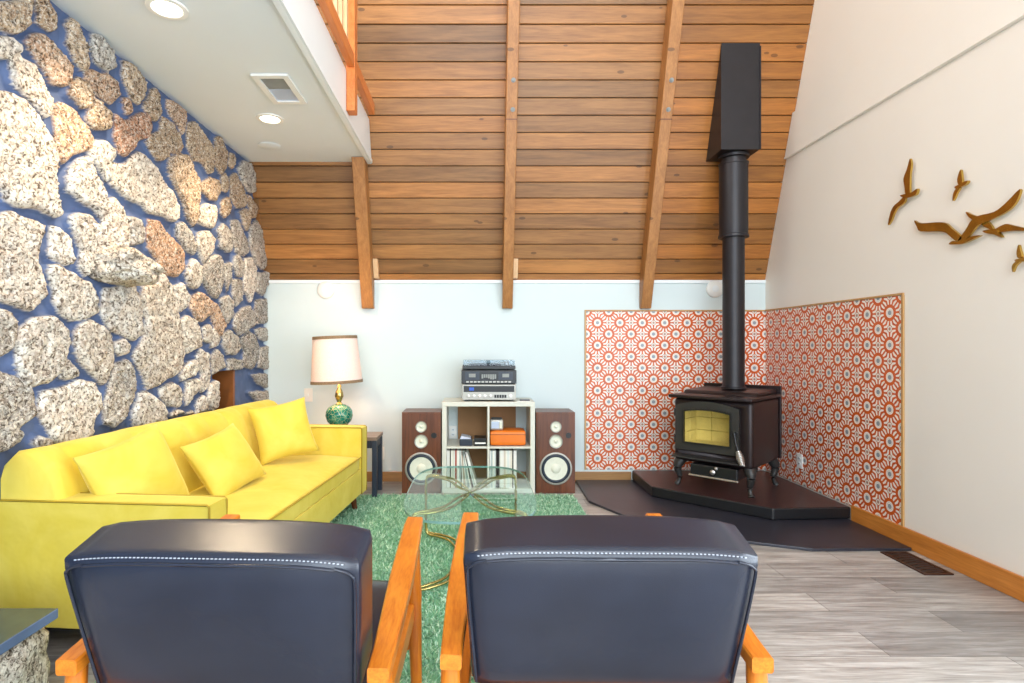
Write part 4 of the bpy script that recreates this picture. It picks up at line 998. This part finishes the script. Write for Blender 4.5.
# upper cubes
t = thing('cassette_box', 'dark low box of papers in the upper left shelf cube', 'box', (-0.035, 4.78, 0.388))
bm = bm_new(); box(bm, -0.085, 0.02, -0.08, 0.1, 0.0, 0.055, 0.003); obj('box_body', bm, M['navy'], t)
bm = bm_new(); hexa(bm, [(-0.08, -.07, .056), (0.01, -.07, .056), (0.01, .09, .056), (-0.08, .09, .056), (-0.07, -.06, .078), (-0.0, -.06, .064), (-0.0, .08, .064), (-0.07, .08, .078)]); obj('paper_stack', bm, M['blueface'], t)
t = thing('black_media_case', 'black case beside the box of papers in the upper left cube', 'case', (0.052, 4.78, 0.388))
bm = bm_new(); box(bm, -0.05, 0.05, -0.08, 0.1, 0.0, 0.062, 0.004); obj('case_body', bm, M['black'], t)
bm = bm_new(); box(bm, -0.045, 0.045, -0.0815, -0.0805, 0.018, 0.03); obj('pale_label_strip', bm, M['white'], t)
t = thing('record_case', 'orange vinyl carrying case in the upper right shelf cube', 'case', (0.283, 4.815, 0.388))
bm = bm_new(); soft_block(bm, -0.150, 0.150, -0.115, 0.115, 0.0, 0.125, 0.02, sub=6); obj('case_body', bm, M['leaf_orange'], t, 60)
bm = bm_new(); sweep(bm, [(-0.148, -0.1165, 0.095), (0.148, -0.1165, 0.095)], 0.002, 6); obj('lid_seam', bm, M['dkwood'], t)
t = thing('clock_radio', 'small silver clock radio on top of the orange case', 'radio', (0.19, 4.76, 0.5145))
bm = bm_new(); box(bm, -0.056, 0.056, -0.035, 0.035, 0.0, 0.09, 0.012, 3); obj('housing', bm, M['silver'], t, 40)
bm = bm_new(); box(bm, -0.044, 0.02, -0.0365, -0.0352, 0.016, 0.072); obj('display', bm, M['blueface'], t)
bm = bm_new(); box(bm, 0.024, 0.044, -0.0365, -0.0352, 0.016, 0.072); obj('button_panel', bm, M['cone'], t)
bm = bm_new(); box(bm, -0.045, 0.045, -0.025, 0.025, 0.0905, 0.104, 0.004); obj('lid', bm, M['black'], t)
# stereo stack
t = thing('stereo_receiver', 'silver stereo receiver with dark tuning window on the shelf top', 'receiver', (0.125, 4.80, SZ + 0.001))
bm = bm_new(); box(bm, -0.225, 0.225, -0.085, 0.20, 0.012, 0.140, 0.003); obj('case', bm, M['silver'], t)
bm = bm_new(); box(bm, -0.212, 0.212, -0.0875, -0.0852, 0.078, 0.128); obj('tuning_window', bm, M['black'], t)
bm = bm_new(); box(bm, -0.165, -0.125, -0.0882, -0.0876, 0.09, 0.116); obj('lit_dial', bm, M['screen'], t)
for i_ in range(5):
    bm = bm_new(); lathe(bm, [(0.012, 0), (0.011, -0.016), (0.003, -0.017)], 16, (-0.17 + i_ * 0.046, -0.0852, 0.045), 1); obj('knob', bm, M['steel'], t, 50)
bm = bm_new(); lathe(bm, [(0.014, 0), (0.013, -0.018), (0.003, -0.019)], 16, (0.18, -0.0852, 0.045), 1); obj('knob', bm, M['steel'], t, 50)
bm = bm_new()
for i_ in range(5): box(bm, 0.045 + i_ * 0.021, 0.061 + i_ * 0.021, -0.0905, -0.0852, 0.03, 0.055)
obj('push_buttons', bm, M['black'], t)
for sx in (-0.19, 0.19):
    bm = bm_new(); box(bm, sx - 0.015, sx + 0.015, -0.06, 0.18, 0.0, 0.0118); obj('foot', bm, M['black'], t)
t = thing('cassette_deck', 'black cassette deck stacked on the silver receiver', 'cassette deck', (0.125, 4.80, SZ + 0.142))
bm = bm_new(); box(bm, -0.23, 0.23, -0.085, 0.20, 0.006, 0.118, 0.003); box(bm, -0.2, -0.17, -.06, .18, 0, .006); box(bm, 0.17, 0.2, -.06, .18, 0, .006); obj('case', bm, M['black'], t)
for sx in (-0.14, 0.14):
    bm = bm_new(); box(bm, sx - 0.06, sx + 0.06, -0.0875, -0.0852, 0.04, 0.105); w = obj('tape_door', bm, M['navy'], t)
    bm = bm_new(); box(bm, sx - 0.028, sx + 0.028, -0.0885, -0.0876, 0.06, 0.09); obj('tape_window', bm, M['greylens'], w)
bm = bm_new()
for i_ in range(7): box(bm, -0.062 + i_ * 0.018, -0.048 + i_ * 0.018, -0.0885, -0.0852, 0.05 + 0.008 * math.sin(i_), 0.085)
obj('level_meters', bm, M['greylens'], t)
bm = bm_new()
for i_ in range(12): box(bm, -0.19 + i_ * 0.032, -0.168 + i_ * 0.032, -0.089, -0.0852, 0.016, 0.028)
obj('key_row', bm, M['silver'], t)
t = thing('turntable', 'turntable with clear dust cover on top of the stereo stack', 'turntable', (0.125, 4.80, SZ + 0.262))
bm = bm_new(); box(bm, -0.222, 0.222, -0.085, 0.20, 0.008, 0.036, 0.003); obj('plinth', bm, M['black'], t)
for sx in (-0.17, 0.17):
    bm = bm_new(); lathe(bm, [(0.018, 0), (0.018, 0.0078)], 16, (sx, 0, 0)); obj('foot', bm, M['rubber'], t)
bm = bm_new(); lathe(bm, [(0.135, 0.037), (0.135, 0.048), (0.01, 0.049)], 40, (-0.03, 0.055, 0)); obj('platter', bm, M['rubber'], t, 40)
bm = bm_new(); sweep(bm, [(0.16, 0.15, 0.055), (0.155, 0.05, 0.06), (0.10, -0.02, 0.055)], 0.005, 8); cyl(bm, (0.16, 0.15, 0.037), (0.16, 0.15, 0.065), 0.02); obj('tonearm', bm, M['steel'], t, 50)
bm = bm_new()
for (x0, x1, y0, y1, z0, z1) in ((-0.215, 0.215, -0.080, -0.077, .037, .078), (-0.215, 0.215, .187, .19, .037, .078), (-0.215, -0.212, -.077, .187, .037, .078), (0.212, 0.215, -.077, .187, .037, .078), (-0.215, 0.215, -.08, .19, .0785, .082)): box(bm, x0, x1, y0, y1, z0, z1)
obj('dust_cover', bm, M['acrylic'], t)
bm = bm_new(); box(bm, 0.385, 0.47, 4.74, 4.79, SZ + 0.001, SZ + 0.012, 0.003); tag(obj('remote_control', bm, M['navy']), 'dark remote control on the shelf top right of the receiver', 'remote')
bm = bm_new(); box(bm, 0.355, 0.475, 4.69, 4.735, SZ + 0.001, SZ + 0.004); tag(obj('paper_sheet', bm, M['white']), 'folded white paper on the front right of the shelf top', 'paper')

# ------------------------------------------------------------------ rug
RX0, RX1, RY0, RY1 = -1.365, 0.805, 1.55, 4.60
rug = thing('shag_rug', 'green shag rug under the coffee table and sofa', 'rug', ((RX0 + RX1) / 2, (RY0 + RY1) / 2, 0))
hx, hy = (RX1 - RX0) / 2, (RY1 - RY0) / 2
bm = bm_new(); box(bm, -hx, hx, -hy, hy, 0.001, 0.006); obj('backing', bm, M['rugback'], rug)
NB = 70000
rg = np.random.RandomState(2)
bx_ = rg.uniform(-hx, hx, NB); by_ = rg.uniform(-hy, hy, NB); an = rg.uniform(0, 2 * PI, NB); ln = rg.uniform(0.016, 0.030, NB); le = rg.uniform(0.2, 1.1, NB); la = rg.uniform(0, 2 * PI, NB); wd = rg.uniform(0.0022, 0.004, NB)
# nothing pokes through feet: keep the pile short
bz = np.full(NB, 0.005)
dx, dy = np.cos(an) * wd, np.sin(an) * wd; tx, ty = bx_ + np.cos(la) * np.sin(le) * ln, by_ + np.sin(la) * np.sin(le) * ln; tz = bz + np.cos(le) * ln * 0.75
V = np.empty((NB, 4, 3)); V[:, 0] = np.stack([bx_ - dx, by_ - dy, bz], 1); V[:, 1] = np.stack([bx_ + dx, by_ + dy, bz], 1); V[:, 2] = np.stack([tx + dx * .7, ty + dy * .7, tz], 1); V[:, 3] = np.stack([tx - dx * .7, ty - dy * .7, tz], 1)
me = bpy.data.meshes.new('pile'); me.from_pydata(V.reshape(-1, 3).tolist(), [], np.arange(NB * 4).reshape(-1, 4).tolist())
pal = np.array([lin(c) for c in ('#8ab596', '#a0c6a6', '#b9d8bb', '#719c80', '#d0e6cc')]); cc = pal[rg.choice(5, NB, p=[.28, .28, .2, .14, .1])]
at_ = me.attributes.new('tint', 'FLOAT_COLOR', 'POINT'); at_.data.foreach_set('color', np.concatenate([np.repeat(cc, 4, 0), np.ones((NB * 4, 1))], 1).astype(np.float32).ravel())
me.materials.append(M['shag']); po = bpy.data.objects.new('pile', me); COL.objects.link(po); po.parent = rug; po['kind'] = 'stuff'

# ------------------------------------------------------------------ coffee table
CTX, CTY, CTZ = -0.02, 3.17, 0.42
ct = thing('coffee_table', 'glass coffee table on crossed bent brass rods over the rug', 'table', (CTX, CTY, 0))
def superell(a, b, n, k=64):
    o_ = []
    for i in range(k):
        t_ = 2 * PI * i / k; c_, s_ = math.cos(t_), math.sin(t_); o_.append((a * math.copysign(abs(c_) ** (2 / n), c_), b * math.copysign(abs(s_) ** (2 / n), s_)))
    return o_
bm = bm_new(); prism(bm, superell(0.345, 0.60, 3.6), CTZ - 0.012, CTZ, bev=0.003, seg=2)
gt = obj('glass_top', bm, [M['glass'], M['glassedge']], ct, 40)
for p in gt.data.polygons:
    if abs(p.normal.z) < 0.6: p.material_index = 1
for sx in (-1, 1):
    for sy in (-1, 1):
        bm = bm_new()
        for off in (0.0, 0.035):
            zt_, zb_ = CTZ - 0.021, 0.032
            plan = [(0.0, 0.008 + off * .2), (0.035 + off * 1.0, 0.13 - off * .3), (0.10 + off * .8, 0.30 - off * .8), (0.185 + off * .4, 0.385 - off), (0.255, 0.42 - off)]
            pts = [(sx * a, sy * b, zt_) for a, b in plan] + [(sx * 0.282, sy * (0.43 - off), zt_ - 0.03), (sx * 0.284, sy * (0.43 - off), 0.22), (sx * 0.282, sy * (0.43 - off), zb_ + 0.03)] + [(sx * a, sy * b, zb_) for a, b in plan[::-1]]
            sweep(bm, smooth_path(pts, 6), 0.0075, 8)
        obj('leg', bm, M['goldleaf'], ct, 60)

# ------------------------------------------------------------------ armchairs
def armchair(label, loc, rotz):
    t = thing('armchair', label, 'armchair', loc, rotz, 'black leather armchairs')
    wd2 = 0.307
    # backrest: leaning block, rear upper edge at y=0 z=.797
    bm = bm_new(); soft_block(bm, -wd2, wd2, 0.0, 0.135, 0.0, 0.335, 0.016, 0.014, sub=12, crown_axis=1)
    for v in bm.verts:
        sp_ = 1 - 0.065 * (1 - v.co.z / 0.335); v.co.x *= sp_
        k_ = v.co.z / 0.335
        if v.co.y > 0.1: v.co.y += 0.012 * (1 - (v.co.x / wd2) ** 2)
        if k_ > 0.9: v.co.z += 0.012 * (1 - (v.co.x / wd2) ** 4)
    rot = Matrix.Translation((0, 0.088, 0.472)) @ Matrix.Rotation(R(15), 4, 'X')
    bmesh.ops.transform(bm, matrix=rot, verts=bm.verts)
    bk = obj('back_cushion', bm, M['leather'], t, 180)
    bm = bm_new()
    for s in (-1, 1):
        pts = [rot @ Vector((s * (wd2 * 0.945 - 0.012), -0.002, 0.02)), rot @ Vector((s * (wd2 - 0.012), -0.002, 0.27)), rot @ Vector((s * (wd2 - 0.018), -0.003, 0.312)), rot @ Vector((s * (wd2 - 0.05), -0.004, 0.326))]
        sweep(bm, smooth_path(pts, 5), 0.0035, 6)
    sweep(bm, [rot @ Vector((-wd2 + 0.05 + (2 * wd2 - 0.1) * i / 20, -0.003 - 0.006 * (1 - (2 * i / 20 - 1) ** 2), 0.322 + 0.011 * (1 - (2 * i / 20 - 1) ** 4))) for i in range(21)], 0.0035, 6)
    obj('seam', bm, M['leather'], bk, 60)
    bm = bm_new()
    for i in range(66):
        f_ = (i + 0.5) / 66; u = (2 * f_ - 1); x_ = u * (wd2 - 0.03)
        c_ = rot @ Vector((x_, 0.002 - 0.004 * (1 - u * u), 0.3325 + 0.0115 * (1 - u ** 4)))
        box(bm, c_.x - 0.0020, c_.x + 0.0020, c_.y - 0.0012, c_.y + 0.0012, c_.z - 0.0012, c_.z + 0.0004)
    obj('stitching', bm, M['stitch'], bk)
    # seat cushion
    bm = bm_new(); soft_block(bm, -0.272, 0.272, 0.185, 0.735, 0.0, 0.115, 0.026, 0.018, sub=10)
    for v in bm.verts: v.co.z += 0.315 + (v.co.y - 0.18) * 0.07
    obj('seat_cushion', bm, M['leather'], t, 180)
    for s in (-1, 1):
        # arm: flat paddle, rear end low, front end high
        bm = bm_new(); st_ = [(0.333, 0.055, 0.545, 0.046), (0.332, 0.12, 0.553, 0.048), (0.328, 0.25, 0.577, 0.056), (0.322, 0.40, 0.603, 0.062), (0.315, 0.56, 0.628, 0.060), (0.308, 0.68, 0.643, 0.056), (0.306, 0.745, 0.648, 0.052)]
        prev = None
        for (x_, y_, z_, w_) in st_:
            ring = [bm.verts.new((s * (x_ + a * w_ / 2), y_, z_ + b * 0.017)) for a, b in ((-1, -.75), (-.85, -1), (.85, -1), (1, -.75), (1, .75), (.85, 1), (-.85, 1), (-1, .75))]
            if prev:
                for i in range(8): bm.faces.new([prev[i], prev[(i + 1) % 8], ring[(i + 1) % 8], ring[i]])
            else: bm.faces.new(ring)
            prev = ring
        bm.faces.new(prev); obj('armrest', bm, M['teak'], t, 35)
        bm = bm_new(); sp = [(s * 0.335, 0.09, 0.531), (s * 0.337, 0.07, 0.36), (s * 0.345, 0.0, 0.0272)]
        sweep(bm, smooth_path(sp, 5), np.interp(np.linspace(0, 1, 11), [0, .4, 1], [.021, .023, .014]).tolist(), 14); obj('leg', bm, M['teakv'], t, 60)
        bm = bm_new(); sp = [(s * 0.311, 0.665, 0.624), (s * 0.316, 0.668, 0.38), (s * 0.322, 0.69, 0.0272)]
        sweep(bm, smooth_path(sp, 5), np.interp(np.linspace(0, 1, 11), [0, .4, 1], [.020, .024, .014]).tolist(), 14); obj('leg', bm, M['teakv'], t, 60)
        bm = bm_new(); hexa(bm, [(s * 0.300, 0.10, 0.325), (s * 0.326, 0.10, 0.325), (s * 0.318, 0.65, 0.365), (s * 0.292, 0.65, 0.365), (s * 0.300, 0.10, 0.385), (s * 0.326, 0.10, 0.385), (s * 0.318, 0.65, 0.425), (s * 0.292, 0.65, 0.425)], 0.005); obj('side_rail', bm, M['teak'], t)
    bm = bm_new(); box(bm, -0.31, 0.31, 0.085, 0.110, 0.395, 0.455, 0.005); obj('back_rail', bm, M['teakx'], t)
    bm = bm_new(); box(bm, -0.30, 0.30, 0.66, 0.685, 0.27, 0.33, 0.005); obj('front_rail', bm, M['teakx'], t)
    bm = bm_new()
    for k in range(5):
        y_ = 0.20 + k * 0.105; box(bm, -0.296, 0.296, y_, y_ + 0.03, 0.300 + 0.06 * k * 0.105 / 0.105 * 0.07, 0.312 + 0.06 * k * 0.07)
    obj('seat_slats', bm, M['teakx'], t)
    return t
armchair('black leather teak armchair at right, nearer the stove, seen from behind', (0.282, 1.155, -0.006), R(-1.0))
armchair('black leather teak armchair at left, in front of the sofa, seen from behind', (-0.533, 1.125, -0.006), R(-2.6))
